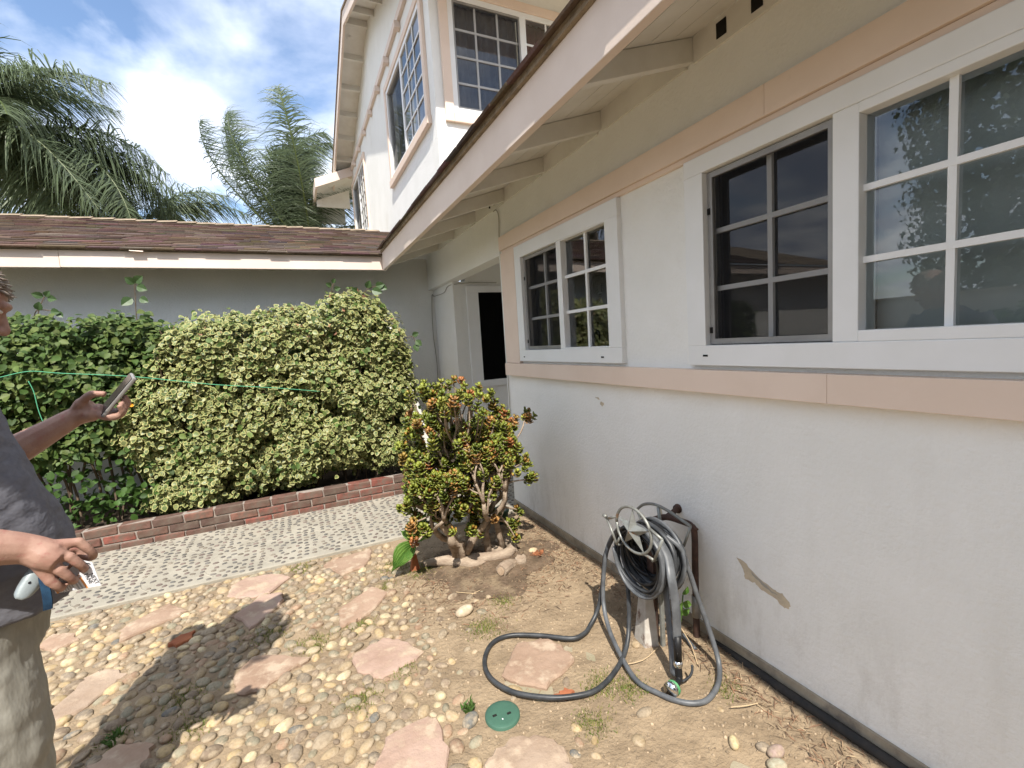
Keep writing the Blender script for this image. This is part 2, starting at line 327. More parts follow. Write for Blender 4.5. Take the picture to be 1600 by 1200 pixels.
# wall pieces round the window openings (wing wall at x = 1.6)
WT = .16
wins = [(1.96, 3.19, 1.25, 2.11), (-.35, 1.507, 1.25, 2.11)]
wall = MB()
def wbox(y0, y1, z0, z1): wall.box(WX, WX + WT, y0, y1, z0, z1)
wbox(-4, 3.52, .055, 1.25); wbox(-4, 3.52, 2.11, RB + .02)
wbox(-4, -.35, 1.25, 2.11); wbox(1.507, 1.96, 1.25, 2.11); wbox(3.19, 3.52, 1.25, 2.11)
w1 = wall.build('wall', STUCCO, house)
box('wall', STUCCO, house, WX + WT, 5.0, 3.36, 3.52, -.05, 2.6)                 # return wall towards the porch
box('foundation', CONC, house, WX - .012, WX + .1, -4, 3.515, -.08, .055)
# porch beam, side wall, door wall and garage wall
box('beam', STUCCO, house, WX + .001, WX + .14, 3.52, 5.75, 2.115, RB + .02)
box('wall', STUCCO, house, PW, PW + .15, DY, 5.75, -.05, 2.115)
box('wall', STUCCO, house, -7, PW + .15, GY, GY + .15, -.05, 2.50)
dw = MB(); dx0, dx1, dz0, dz1 = 1.90, 2.95, .91, 2.06
dw.box(PW + .15, dx0, DY, DY + .15, -.05, 2.5).box(dx1, 5, DY, DY + .15, -.05, 2.5).box(dx0, dx1, DY, DY + .15, -.05, dz0).box(dx0, dx1, DY, DY + .15, dz1, 2.5)
dw.build('wall', STUCCO, house)
box('porch_ceiling', WOODW, house, WX + .14, 5, 3.52, 5.2, 2.42, 2.46)
box('step', REDTILE, house, 1.83, 4.0, DY - .32, DY - .002, .02, .24, bevel=.01)
# peeled paint, small stains with their own outline
def patch(pts, m, proud=.0016):
    return MB().prism([(WX - proud, y, z) for y, z in pts][::-1], (proud + .002, 0, 0)).build('peeled_patch', m, house)
PEEL = mat('bare_stucco', (.62, .52, .37), (.50, .42, .31), .95, 20, bump=.4, bscale=90)
def ragged(pts, k=4, amp=.004):
    r = []
    for i in range(len(pts)):
        a, b = Vector(pts[i]), Vector(pts[(i + 1) % len(pts)])
        for j in range(k):
            p = a.lerp(b, j / k); r.append((p.x + random.uniform(-amp, amp), p.y + random.uniform(-amp, amp)))
    return r
patch(ragged([(1.299, .438), (1.269, .439), (1.217, .404), (1.142, .377), (1.103, .376), (1.068, .35), (1.078, .327), (1.104, .324), (1.127, .346), (1.189, .35), (1.217, .369), (1.261, .362), (1.267, .393)]), PEEL)
patch(ragged([(1.235, .408), (1.19, .392), (1.15, .372), (1.12, .362), (1.14, .36), (1.19, .376), (1.225, .395)], 3, .003), mat('grey_streak', (.36, .33, .28), rough=.95), .0024)  # grey streak, darkened to give the bare patch depth
patch(ragged([(2.264, 1.044), (2.23, 1.04), (2.21, 1.028), (2.235, 1.03)], 3, .003), PEEL)
patch(ragged([(2.21, 1.025), (2.178, 1.013), (2.19, .994), (2.215, 1.0)], 3, .004), PEEL)
patch(ragged([(1.75, .52), (1.735, .515), (1.73, .45), (1.715, .40), (1.735, .39), (1.75, .45)], 3, .004), PEEL)
# peach bands round the windows
box('trim_board', PEACH, house, WX - .032, WX, -4, 1.1298, 2.135, 2.242, bevel=.0015); box('trim_board', PEACH, house, WX - .0325, WX, 1.1302, 3.45, 2.1348, 2.2422, bevel=.0015)
box('trim_board', PEACH, house, WX - .018, WX, -4, 3.43, 2.112, 2.134, bevel=.002)
box('trim_board', PEACH, house, WX - .045, WX, -4, .9128, 1.135, 1.232, bevel=.0015); box('trim_board', PEACH, house, WX - .0455, WX, .9132, 3.44, 1.1348, 1.2322, bevel=.0015)
box('trim_board', PEACH, house, WX - .030, WX, 3.195, 3.44, 1.234, 2.111, bevel=.004)

def window(y0, y1, z0, z1, sashes, name='window', X=WX, parent=house):
    """sliding window in a wall x = X. sashes: (ya, yb, za, zb, ncol, nrow, screened, backing)"""
    fr = MB(); a = .03
    ys = sorted([(s[0], s[1]) for s in sashes]); za = min(s[2] for s in sashes); zb = max(s[3] for s in sashes)
    fr.box(X - a, X + .07, y0, y1, z0, za).box(X - a, X + .07, y0, y1, zb, z1)
    fr.box(X - a, X + .07, y0, ys[0][0], za, zb).box(X - a, X + .07, ys[-1][1], y1, za, zb)
    for i in range(len(ys) - 1): fr.box(X - a + .004, X + .07, ys[i][1], ys[i + 1][0], za, zb)
    for s_ in sashes:
        if s_[2] > za + .001: fr.box(X - a + .002, X + .068, s_[0], s_[1], za, s_[2])
        if s_[3] < zb - .001: fr.box(X - a + .002, X + .068, s_[0], s_[1], s_[3], zb)
    w = fr.build(name, VINYL, parent, bevel=.003)
    for (sa, sb, c, d, ncol, nrow, scr, back) in sashes:
        gx = X + (.035 if scr else .005)
        MB().add([(gx + .012, sa, c), (gx + .012, sb, c), (gx + .012, sb, d), (gx + .012, sa, d)], [(3, 2, 1, 0)]).build('pane', GLASS, w)
        for i in range(1, ncol):
            y = sa + (sb - sa) * i / ncol; box('muntin', VINYL, w, gx - .004, gx + .010, y - .0095, y + .0095, c, d)
        for i in range(1, nrow):
            z = c + (d - c) * i / nrow; box('muntin', VINYL, w, gx - .0055, gx + .009, sa, sb, z - .0095, z + .0095)
        if scr:
            f = MB(); t = .026; e = .004
            f.box(X - .004, X + .012, sa + e, sb - e, c + e, c + t).box(X - .004, X + .012, sa + e, sb - e, d - t, d - e)
            f.box(X - .004, X + .012, sa + e, sa + t, c + t, d - t).box(X - .004, X + .012, sb - t, sb - e, c + t, d - t)
            f.build('screen_frame', SCREENF, w)
            MB().add([(X + .004, sa + t, c + t), (X + .004, sb - t, c + t), (X + .004, sb - t, d - t), (X + .004, sa + t, d - t)], [(0, 1, 2, 3)]).build('insect_screen', INSECT, w)
            box('screen_clip', DARK, w, X - .008, X - .003, sb - .016, sb - .004, c + .05, c + .075); box('screen_clip', DARK, w, X - .008, X - .003, sb - .016, sb - .004, d - .17, d - .145)
        if back: MB().add([(X + .14, sa - .03, c - .03), (X + .14, sb + .03, c - .03), (X + .14, sb + .03, d + .03), (X + .14, sa - .03, d + .03)], [(0, 1, 2, 3)]).build('window_shade', back, w)
    rm = MB(); X2 = X + 1.6; q = [(X + .16, y0 - .3, z0 - .5), (X + .16, y1 + .3, z0 - .5), (X + .16, y1 + .3, z1 + .3), (X + .16, y0 - .3, z1 + .3)]
    q2 = [(X2, y, z) for _, y, z in q]
    rm.add(q + q2, [(4, 5, 6, 7), (0, 1, 5, 4), (1, 2, 6, 5), (2, 3, 7, 6), (3, 0, 4, 7)]).build('room_behind_glass', ROOM, w)
    return w
w = window(1.96, 3.19, 1.25, 2.11, [(2.07, 2.53, 1.345, 2.012, 2, 3, False, None), (2.585, 3.09, 1.335, 2.02, 2, 3, True, None)])
box('weep_slot', DARK, w, WX - .0315, WX - .0295, 2.12, 2.145, 1.28, 1.288); box('weep_slot', DARK, w, WX - .0315, WX - .0295, 3.1, 3.118, 1.28, 1.288)
w = window(-.35, 1.507, 1.25, 2.11, [(.21, .832, 1.37, 2.01, 3, 3, False, SHADE), (.907, 1.41, 1.335, 2.04, 2, 3, True, None)])
box('weep_slot', DARK, w, WX - .0315, WX - .0295, 1.40, 1.425, 1.288, 1.296)
# the screened opening in the porch, faces the camera
w = MB(); w.box(dx0 - .08, dx1 + .08, DY - .025, DY + .05, dz0 - .005, dz0 + .07).box(dx0 - .08, dx1 + .08, DY - .025, DY + .05, dz1 - .07, dz1 + .005)
w.box(dx0 - .08, dx0 + .06, DY - .025, DY + .05, dz0 + .07, dz1 - .07).box(dx1 - .06, dx1 + .08, DY - .025, DY + .05, dz0 + .07, dz1 - .07)
w = w.build('window', VINYL, house, bevel=.003)
MB().add([(dx0, DY - .004, dz0), (dx1, DY - .004, dz0), (dx1, DY - .004, dz1), (dx0, DY - .004, dz1)], [(0, 1, 2, 3)]).build('security_screen', SECMESH, w)
box('room_behind_glass', DARK, w, dx0, dx1, DY + .3, DY + .32, dz0, dz1)
# ---- eave of the wing: fascia, rafters, blocking, boards, shingle edge
RAFT_Y = [-1.04, -.41, .21, .84, 1.475, 2.10, 2.725, 3.35, 3.98, 4.60, 5.17]
for y in RAFT_Y:
    q = lambda x, dz: (x, RB + dz + SL * (x - WX))
    x0, x1 = FX + .036, WX + .3; h = .095
    MB().hexa([(x0, y - .02, q(x0, 0)[1]), (x1, y - .02, q(x1, 0)[1]), (x1, y + .02, q(x1, 0)[1]), (x0, y + .02, q(x0, 0)[1]),
               (x0, y - .02, q(x0, h)[1]), (x1, y - .02, q(x1, h)[1]), (x1, y + .02, q(x1, h)[1]), (x0, y + .02, q(x0, h)[1])]).build('rafter', WOODW, house, bevel=.003)
ends = [-1.6] + RAFT_Y
for a, b in zip(ends[:-1], ends[1:]):
    bl = box('blocking', WOODW, house, WX - .012, WX + .04, a + .021, b - .021, RB - .012, RB + .092)
    if abs(b - 1.475) < .01:
        for yy in (1.315, 1.165): box('vent_hole', DARK, bl, WX - .016, WX - .0125, yy - .022, yy + .022, RB + .012, RB + .068)
    if abs(b - 3.98) < .01:
        for yy in (3.62, 3.52): box('vent_hole', DARK, bl, WX - .016, WX - .0125, yy - .012, yy + .012, RB + .02, RB + .062)
for i in range(6):                                     # roof boards seen from below
    xa = FX + .01 + i * .122; xb = xa + .119; h = .0965
    zz = lambda x: RB + h + SL * (x - WX)
    ya, yb = -4.0, FY + (xa - FX) * .9
    MB().hexa([(xa, ya, zz(xa)), (xb, ya, zz(xb)), (xb, yb, zz(xb)), (xa, yb, zz(xa)), (xa, ya, zz(xa) + .02), (xb, ya, zz(xb) + .02), (xb, yb, zz(xb) + .02), (xa, yb, zz(xa) + .02)]).build('roof_board', WOODW, house)
box('fascia', PEACHF, house, FX, FX + .036, -4, FY + .036, FZ, FZ + .188, bevel=.003)
box('fascia', PEACHF, house, -1.752, FX - .001, FY, FY + .036, FZ + .005, FZ + .15, bevel=.003); box('fascia', PEACHF, house, -7, -1.755, FY + .003, FY + .036, FZ + .002, FZ + .15, bevel=.003)
box('drip_strip', SHEDGE, house, FX - .018, FX + .05, -4, FY - .02, FZ + .189, FZ + .206)
MB().hexa([(-1.25, FY - .055, FZ + .146), (-1.15, FY - .05, FZ + .140), (-1.15, FY - .002, FZ + .150), (-1.25, FY - .002, FZ + .150), (-1.25, FY - .05, FZ + .152), (-1.15, FY - .045, FZ + .149), (-1.15, FY - .002, FZ + .158), (-1.25, FY - .002, FZ + .158)]).build('loose_trim', PEACHF, house)
# roof deck planes (valley where the two roofs meet)
zt = lambda x: FZ + .206 + SL * (x - FX + .02)
RX = 4.6
MB().prism([(FX - .02, -4, zt(FX - .02)), (RX, -4, zt(RX)), (RX, UY - .002, zt(RX)), (FX - .02, UY - .002, zt(FX - .02))], (0, 0, .012)).build('roof', SHEDGE, house)
zg = lambda y: FZ + .155 + SL * (y - FY + .03)
RIDGE = 8.14
MB().prism([(-7, FY - .025, zg(FY - .025)), (FX + .0, FY - .025, zg(FY - .025)), (UX - .002, FY + UX - FX, zg(FY + UX - FX)), (UX - .002, RIDGE, zg(RIDGE)), (-7, RIDGE, zg(RIDGE))], (0, 0, .012)).build('roof', SHEDGE, house)
MB().prism([(-7, RIDGE, zg(RIDGE)), (UX - .002, RIDGE, zg(RIDGE)), (UX - .002, RIDGE + 3.2, zg(RIDGE - 3.2)), (-7, RIDGE + 3.2, zg(RIDGE - 3.2))], (0, 0, .012)).build('roof', SHEDGE, house)
MB().prism([(WX - .02, UY - .003, zt(WX - .02)), (UX - .002, UY - .003, zt(UX)), (UX - .002, FY + UX - FX, zg(FY + UX - FX)), (FX, FY - .03, zt(FX - .02))], (0, 0, .010)).build('roof', SHEDGE, house)
# shingle tabs, one joined sheet per roof
def tab_cols(n):
    base = np.array([.115, .078, .060]); v = RNG.normal(1, .2, (n, 1)).clip(.55, 1.6); t = RNG.normal(0, .02, (n, 3)); return (base * v + t * .4).clip(.02, .5)
def shingles(name, origin, along, up, ncourse, length, clip=None, expo=.135, tabw=.30):
    along = Vector(along).normalized(); up = Vector(up).normalized(); nrm = along.cross(up).normalized()
    if nrm.z < 0: nrm = -nrm
    tv = [(x, y, z) for z in (0, 1) for y in (0, 1) for x in (0, 1)]
    mb = MB(); cols = []
    for c in range(ncourse):
        s = -random.uniform(0, tabw)
        while s < length:
            w = tabw * random.uniform(.5, 1.15); a0, a1 = max(s, 0), min(s + w - .004, length); s += w
            if clip: a1 = min(a1, clip(c * expo))
            if a1 - a0 < .02: continue
            lo = c * expo - random.uniform(0, .014); hi = c * expo + expo + .03; th = random.uniform(.009, .016)
            P = lambda a, u, h: Vector(origin) + along * a + up * u + nrm * h
            q = [P(a0, lo, 0.0), P(a1, lo, 0.0), P(a1, hi, 0), P(a0, hi, 0), P(a0, lo, th), P(a1, lo, th + random.uniform(-.001, .003)), P(a1, hi, .002), P(a0, hi, .002)]
            mb.hexa(q); cols += [tuple(tab_cols(1)[0])] * 8
    mb.c = [(*c, 1) for c in cols]
    return stuff(mb.build(name, SHING, house))
shingles('shingles', (-4.5, FY - .045, zg(FY - .045) + .013), (1, 0, 0), (0, 1, SL), 22, 7.0, clip=lambda u: min(5.5 + u * .95, 6.155))
shingles('shingles', (FX - .042, FY - .05, zt(FX - .042) + .013), (0, -1, 0), (1, 0, SL), 7, 8.0)
# ridge caps
for i in range(26):
    x = -4.4 + i * .235
    if x > 1.4: break
    MB().prism([(x, RIDGE - .12, zg(RIDGE) - .03 + .01), (x, RIDGE, zg(RIDGE) + .03), (x, RIDGE + .12, zg(RIDGE) - .02)], (.25, 0, random.uniform(.008, .018))).build('ridge_cap', SHEDGE, house)
# flashing where the upper wall meets the roof
for i in range(5):
    y = FY + .62 + i * .26; z = zg(y)
    MB().hexa([(UX - .10, y, z + .016), (UX - .004, y, z + .016), (UX - .004, y + .26, z + .016 + .086), (UX - .10, y + .26, z + .016 + .086), (UX - .10, y, z + .026), (UX - .004, y, z + .1), (UX - .004, y + .26, z + .19), (UX - .10, y + .26, z + .112)]).build('flashing', VINYL, house)
# ---- upper storey
up = MB()
U1 = (5.36, 7.40, 4.02, 5.31); U2 = (9.95, 11.80, 3.90, 5.30)     # side windows (y0,y1,z0,z1)
ZT = 5.95
up.box(UX, UX + .16, UY, U1[0], 2.3, ZT).box(UX, UX + .16, U1[1], U2[0], 2.3, ZT).box(UX, UX + .16, U2[1], UYF, 2.3, ZT)
for u in (U1, U2): up.box(UX, UX + .16, u[0], u[1], 2.3, u[2]).box(UX, UX + .16, u[0], u[1], u[3], ZT)
FW = (1.86, 3.72, 3.98, 5.24)
up.box(UX + .16, FW[0], UY, UY + .16, 2.3, ZT).box(FW[1], 6, UY, UY + .16, 2.3, ZT).box(FW[0], FW[1], UY, UY + .16, 2.3, FW[2]).box(FW[0], FW[1], UY, UY + .16, FW[3], ZT)
up.prism([(UX, UY, ZT), (UX, UYF, ZT), (UX, 8.47, ZT + 1.14)], (.16, 0, 0))
up.build('wall', STUCCO, house)
# side belt board with blocks
box('belt_board', PEACHF, house, UX - .045, UX - .001, UY, UYF, 5.66, 5.76, bevel=.004)
for i in range(9): 
    y = 5.55 + i * .80; box('belt_block', PEACHF, house, UX - .085, UX - .001, y - .05, y + .05, 5.575, 5.66, bevel=.006)
def upper_window_side(u, split):
    y0, y1, z0, z1 = u; w = MB(); a = .025; X = UX
    w.box(X - a, X + .06, y0, y1, z0, z0 + .06).box(X - a, X + .06, y0, y1, z1 - .06, z1).box(X - a, X + .06, y0, y0 + .06, z0 + .06, z1 - .06).box(X - a, X + .06, y1 - .06, y1, z0 + .06, z1 - .06).box(X - a, X + .06, split - .035, split + .035, z0 + .06, z1 - .06)
    w = w.build('window', VINYL, house)
    for k, (sa, sb) in enumerate(((y0 + .06, split - .035), (split + .035, y1 - .06))):
        gx = X + (-.008 if k == 0 else .02)
        MB().add([(gx, sa, z0 + .06), (gx, sb, z0 + .06), (gx, sb, z1 - .06), (gx, sa, z1 - .06)], [(3, 2, 1, 0)]).build('pane', GLASS, w)
        if k == 0:
            for i in range(1, 3): y = sa + (sb - sa) * i / 3; box('muntin', VINYL, w, gx - .012, gx - .003, y - .011, y + .011, z0 + .06, z1 - .06)
            for i in range(1, 5): z = z0 + .06 + (z1 - z0 - .12) * i / 5; box('muntin', VINYL, w, gx - .0135, gx - .004, sa, sb, z - .011, z + .011)
        else:
            MB().add([(gx - .02, sa, z0 + .06), (gx - .02, sb, z0 + .06), (gx - .02, sb, z1 - .06), (gx - .02, sa, z1 - .06)], [(0, 1, 2, 3)]).build('insect_screen', INSECT, w)
        MB().add([(X + .12, sa, z0), (X + .12, sb, z0), (X + .12, sb, z1), (X + .12, sa, z1)], [(0, 1, 2, 3)]).build('curtain', CURT, w)
    for q in ((y0 - .09, y0, z0, z1), (y1, y1 + .09, z0, z1)): box('trim_board', PEACH, w, X - .04, X - .001, *q, bevel=.004)
    box('trim_board', PEACH, w, X - .055, X - .001, y0 - .11, y1 + .11, z0 - .10, z0 - .001, bevel=.005)
    box('trim_board', PEACH, w, X - .04, X - .001, y0 - .09, y1 + .09, z1 + .001, z1 + .09, bevel=.005)
upper_window_side(U1, 6.41); upper_window_side(U2, 10.85)
# front window of the upper storey
x0, x1, z0, z1 = FW; sp = 2.79; Y = UY
w = MB(); w.box(x0, x1, Y - .025, Y + .06, z0, z0 + .06).box(x0, x1, Y - .025, Y + .06, z1 - .06, z1).box(x0, x0 + .06, Y - .025, Y + .06, z0 + .06, z1 - .06).box(x1 - .06, x1, Y - .025, Y + .06, z0 + .06, z1 - .06).box(sp - .04, sp + .04, Y - .025, Y + .06, z0 + .06, z1 - .06)
w = w.build('window', VINYL, house, bevel=.003)
for k, (sa, sb) in enumerate(((x0 + .06, sp - .04), (sp + .04, x1 - .06))):
    gy = Y + (.022 if k == 0 else -.006)
    MB().add([(sa, gy, z0 + .06), (sb, gy, z0 + .06), (sb, gy, z1 - .06), (sa, gy, z1 - .06)], [(0, 1, 2, 3)]).build('pane', GLASS, w)
    for i in range(1, 3): x = sa + (sb - sa) * i / 3; box('muntin', VINYL, w, x - .011, x + .011, gy - .012, gy - .003, z0 + .06, z1 - .06)
    for i in range(1, 4): z = z0 + .06 + (z1 - z0 - .12) * i / 4; box('muntin', VINYL, w, sa, sb, gy - .0135, gy - .004, z - .011, z + .011)
    if k == 0:
        f = MB(); f.box(sa + .003, sb - .003, Y - .02, Y - .006, z1 - .085, z1 - .062).box(sa + .003, sb - .003, Y - .02, Y - .006, z0 + .062, z0 + .08).box(sa + .003, sa + .02, Y - .02, Y - .006, z0 + .08, z1 - .085).box(sb - .02, sb - .003, Y - .02, Y - .006, z0 + .08, z1 - .085)
        f.build('screen_frame', SCREENF, w)
        MB().add([(sa + .02, Y - .012, z0 + .08), (sb - .02, Y - .012, z0 + .08), (sb - .02, Y - .012, z1 - .085), (sa + .02, Y - .012, z1 - .085)], [(0, 1, 2, 3)]).build('insect_screen', mesh_mat('light_insect_mesh', (.10, .10, .11), .30), w)
    # gathered curtain, folds in depth
    mb = MB(); nf = 60
    for i in range(nf + 1):
        x = sa - .03 + (sb - sa + .06) * i / nf; yy = Y + .15 + .025 * math.sin(i * 1.1) + .012 * math.sin(i * 2.7 + 1)
        mb.v += [(x, yy, z0 - .02), (x, yy, z1 + .02)]
    for i in range(nf): mb.f.append((2 * i, 2 * i + 2, 2 * i + 3, 2 * i + 1)); mb.mi.append(0)
    mb.build('curtain', CURT if k == 0 else CURTR, w, smooth=True)
box('trim_board', PEACH, w, x0 - .10, x0 - .001, Y - .04, Y - .001, z0 - .10, z1 + .10, bevel=.004)
box('trim_board', PEACH, w, x0, x1 + .1, Y - .042, Y - .001, z0 - .10, z0 - .001, bevel=.004)
box('trim_board', PEACH, w, x0, x1 + .1, Y - .042, Y - .001, z1 + .001, z1 + .10, bevel=.004)
# upper roof: gable with its ridge along x, rake overhang over the side wall
AY, AZ, XE = 8.47, 7.0, 1.30; SU = .345
def uz(y): return AZ - SU * abs(y - AY)
YN, YF = UY - .92, UYF + .7
for ya, yb in ((YN, AY), (AY, YF)):
    MB().hexa([(XE, ya, uz(ya)), (7, ya, uz(ya)), (7, yb, uz(yb)), (XE, yb, uz(yb)), (XE, ya, uz(ya) + .05), (7, ya, uz(ya) + .05), (7, yb, uz(yb) + .05), (XE, yb, uz(yb) + .05)]).build('roof', WOODW, house)
    MB().hexa([(XE - .06, ya, uz(ya) + .051), (7, ya, uz(ya) + .051), (7, yb, uz(yb) + .051), (XE - .06, yb, uz(yb) + .051), (XE - .06, ya, uz(ya) + .085), (7, ya, uz(ya) + .085), (7, yb, uz(yb) + .085), (XE - .06, yb, uz(yb) + .085)]).build('shingles', SHEDGE, house)
    MB().hexa([(XE - .04, ya, uz(ya) - .15), (XE - .002, ya, uz(ya) - .15), (XE - .002, yb, uz(yb) - .15), (XE - .04, yb, uz(yb) - .15), (XE - .04, ya, uz(ya) + .05), (XE - .002, ya, uz(ya) + .05), (XE - .002, yb, uz(yb) + .05), (XE - .04, yb, uz(yb) + .05)]).build('rake_board', PEACHF, house)
for i in range(22):
    y = 5.4 + i * .31
    if y > UYF + .3: break
    MB().hexa([(XE, y - .02, uz(y - .02) - .10), (UX, y - .02, uz(y - .02) - .10), (UX, y + .02, uz(y + .02) - .10), (XE, y + .02, uz(y + .02) - .10), (XE, y - .02, uz(y - .02) - .001), (UX, y - .02, uz(y - .02) - .001), (UX, y + .02, uz(y + .02) - .001), (XE, y + .02, uz(y + .02) - .001)]).build('outlooker', WOODW, house) if i % 2 == 0 else None
box('fascia', PEACHF, house, XE - .04, 7, YN - .04, YN - .001, uz(YN) - .15, uz(YN) + .05)
# small eave of the far wing, sloping to the left
q = lambda x: 5.34 + .40 * (x - .85)
MB().hexa([(.85, 11.75, q(.85)), (1.9, 11.75, q(1.9)), (1.9, 14, q(1.9)), (.85, 14, q(.85)), (.85, 11.75, q(.85) + .09), (1.9, 11.75, q(1.9) + .09), (1.9, 14, q(1.9) + .09), (.85, 14, q(.85) + .09)]).build('roof', WOODW, house)
MB().hexa([(.80, 11.71, q(.80) - .10), (UX - .001, 11.71, q(UX) - .10), (UX - .001, 11.749, q(UX) - .10), (.80, 11.749, q(.80) - .10), (.80, 11.71, q(.80) + .10), (UX - .001, 11.71, q(UX) + .10), (UX - .001, 11.749, q(UX) + .10), (.80, 11.749, q(.80) + .10)]).build('rake_board', PEACHF, house)
box('fascia', PEACHF, house, .80, .849, 11.75, 14, q(.8) - .12, q(.8) + .10)
MB().hexa([(.86, 12.6, 5.05), (1.65, 12.6, 5.05), (1.65, 12.65, 5.05), (.86, 12.65, 5.05), (.86, 12.6, 5.2), (1.65, 12.6, 5.5), (1.65, 12.65, 5.5), (.86, 12.65, 5.2)]).build('rafter', WOODW, house)
box('soffit', WOODW, house, .86, 1.66, 13.9, 13.95, 4.98, 5.6)
# wiring stapled along the porch
def wire(pts): return MB().tube(spline(pts, 5), .0045, 6).build('cable', mat('cable_paint', (.42, .39, .33), rough=.7) if 'cable_paint' not in MATS else MATS['cable_paint'], house, smooth=True)
wire([(WX - .014, 3.55, 2.475), (WX - .014, 3.49, 2.47), (WX - .012, 3.455, 2.40), (WX - .012, 3.475, 2.2), (WX - .012, 3.462, 1.9), (WX - .012, 3.47, 1.3), (WX - .012, 3.475, .5)])
wire([(2.2, DY - .012, 2.098), (1.9, DY - .014, 2.10), (1.70, DY - .012, 2.085), (PW - .01, DY + .15, 2.08), (PW - .008, 5.3, 2.03), (PW - .008, 5.7, 2.035), (PW - .03, GY - .008, 2.03), (PW - .05, GY - .008, 1.6), (PW - .03, GY - .008, 1.2), (PW - .04, GY - .008, .9)])

# ------------------------------------------------------------------ brick planter wall
pl = thing('planter_wall', 'low red brick planter wall, three courses, between pebble path and hedge', 'planter wall', (-1, PY1 + .045, 0))
XL, XR = -3.4, 1.22
box('mortar', MORTAR, pl, XL, XR, PY1 + .010, PY1 + .088, -.05, .196)
brick_me = []
for k in range(6):
    bm = bmesh.new(); bmesh.ops.create_cube(bm, size=1)
    for v in bm.verts: v.co = Vector((v.co.x * .197, v.co.y * .095, v.co.z * .059))
    bmesh.ops.bevel(bm, geom=bm.edges[:], offset=.006, segments=1, affect='EDGES')
    for v in bm.verts: v.co += Vector((random.uniform(-.003, .003), random.uniform(-.002, .002), random.uniform(-.002, .002)))
    me = bpy.data.meshes.new('brick'); bm.to_mesh(me); bm.free(); me.materials.append(BRICK); brick_me.append(me)
BC = [(.19, .095, .07), (.17, .085, .065), (.145, .08, .062), (.205, .085, .065), (.12, .075, .06), (.165, .095, .072), (.23, .08, .06)]
for c in range(3):
    x = XL + (c % 2) * .1035
    while x < XR - .1:
        o = bpy.data.objects.new('brick', random.choice(brick_me)); COL.objects.link(o); par(o, pl)
        o.location = (x + .1, PY1 + .047 + random.uniform(-.004, .004), .032 + c * .068 + random.uniform(-.002, .002)); o.rotation_euler = (random.uniform(-.01, .01), random.uniform(-.012, .012) + random.choice((0, PI)), random.uniform(-.02, .02))
        b = random.choice(BC); f = random.uniform(.8, 1.15); o.color = (b[0] * f, b[1] * f, b[2] * f, 1)
        x += .207
# bracket stuck out of the bricks
ho = MB().tube(spline([(-1.66, PY1 + .01, .075), (-1.60, PY1 - .03, .08), (-1.53, PY1 - .04, .085), (-1.515, PY1 - .03, .09)], 4), .009, 6).build('hook', RUST, pl, smooth=True)

# ------------------------------------------------------------------ pebble mosaic in the path (too small to pick apart: one sheet)
P = []; occ = {}
def tryadd(x, y, md=.050):
    gx, gy = int(x // md), int(y // md)
    for i in (-1, 0, 1):
        for j in (-1, 0, 1):
            for (a, b) in occ.get((gx + i, gy + j), ()):
                if ((a - x) / 1.0) ** 2 + ((b - y) / .95) ** 2 < md * md * .86: return False
    occ.setdefault((gx, gy), []).append((x, y)); return True
for row, (cy, off) in enumerate(((3.62, 0), (4.13, .17))):
    for i in range(-12, 14):
        cx = i * .34 + off
        for ri in range(6, 0, -1):
            r = ri * .054; n = max(2, int(PI * r / .049))
            for k in range(n + 1):
                a = PI / 2 + PI * k / n
                x = cx + r * math.cos(a) * 1.03 + random.uniform(-.004, .004); y = cy + r * math.sin(a) * .88 + random.uniform(-.004, .004)
                if not (PY0 + .025 < y < PY1 - .015 and -2.1 < x < 2.4): continue
                if tryadd(x, y): P.append((x, y, a))
for _ in range(6000):
    x, y = random.uniform(-2.1, 2.4), random.uniform(PY0 + .025, PY1 - .015)
    if tryadd(x, y, .050): P.append((x, y, PI))
P = np.array(P)
bm = bmesh.new(); bmesh.ops.create_icosphere(bm, subdivisions=2, radius=1)
SPH_V = np.array([v.co[:] for v in bm.verts]); SPH_F = [[v.index for v in f.verts] for f in bm.faces]; bm.free()
bm = bmesh.new(); bmesh.ops.create_icosphere(bm, subdivisions=1, radius=1)
ICO_V = np.array([v.co[:] for v in bm.verts]); ICO_F = [[v.index for v in f.verts] for f in bm.faces]; bm.free()
n = len(P); ang = RNG.normal(0, .35, n) + np.where(RNG.random(n) < .25, P[:, 2] - PI / 2, 0) * .4
nrm = np.tile([0, 0, 1.], (n, 1)); tan = np.stack([np.sin(ang) * -1, np.cos(ang), 0 * ang], 1)
Sc = np.stack([RNG.uniform(.014, .0205, n), RNG.uniform(.011, .016, n), RNG.uniform(.005, .0075, n)], 1)
pal = np.array([(.17, .15, .125), (.14, .125, .11), (.20, .17, .135), (.115, .11, .10), (.18, .14, .12), (.15, .14, .125)])
cols = pal[RNG.integers(0, len(pal), n)] * RNG.uniform(.8, 1.2, (n, 1))
stuff(scatter_mesh('pebbles', SPH_V, SPH_F, [0] * len(SPH_F), np.stack([P[:, 0], P[:, 1], np.full(n, .0225)], 1), frames(nrm, tan), Sc, [PEB], cols, path, True))
# raised grout arcs between the fans
mb = MB()
for cy, off in ((3.60, 0), (4.12, .17)):
    for i in range(-7, 8):
        cx = i * .34 + off; pts = []
        for k in range(13):
            a = PI * .56 + PI * .88 * k / 12; x = cx + .345 * math.cos(a); y = cy + .29 * math.sin(a)
            if PY0 + .01 < y < PY1 - .01: pts.append((x, y, .0205))
        if len(pts) > 3: mb.tube(pts, .005, 5)
mb.build('grout_line', PATHC, path, smooth=True)

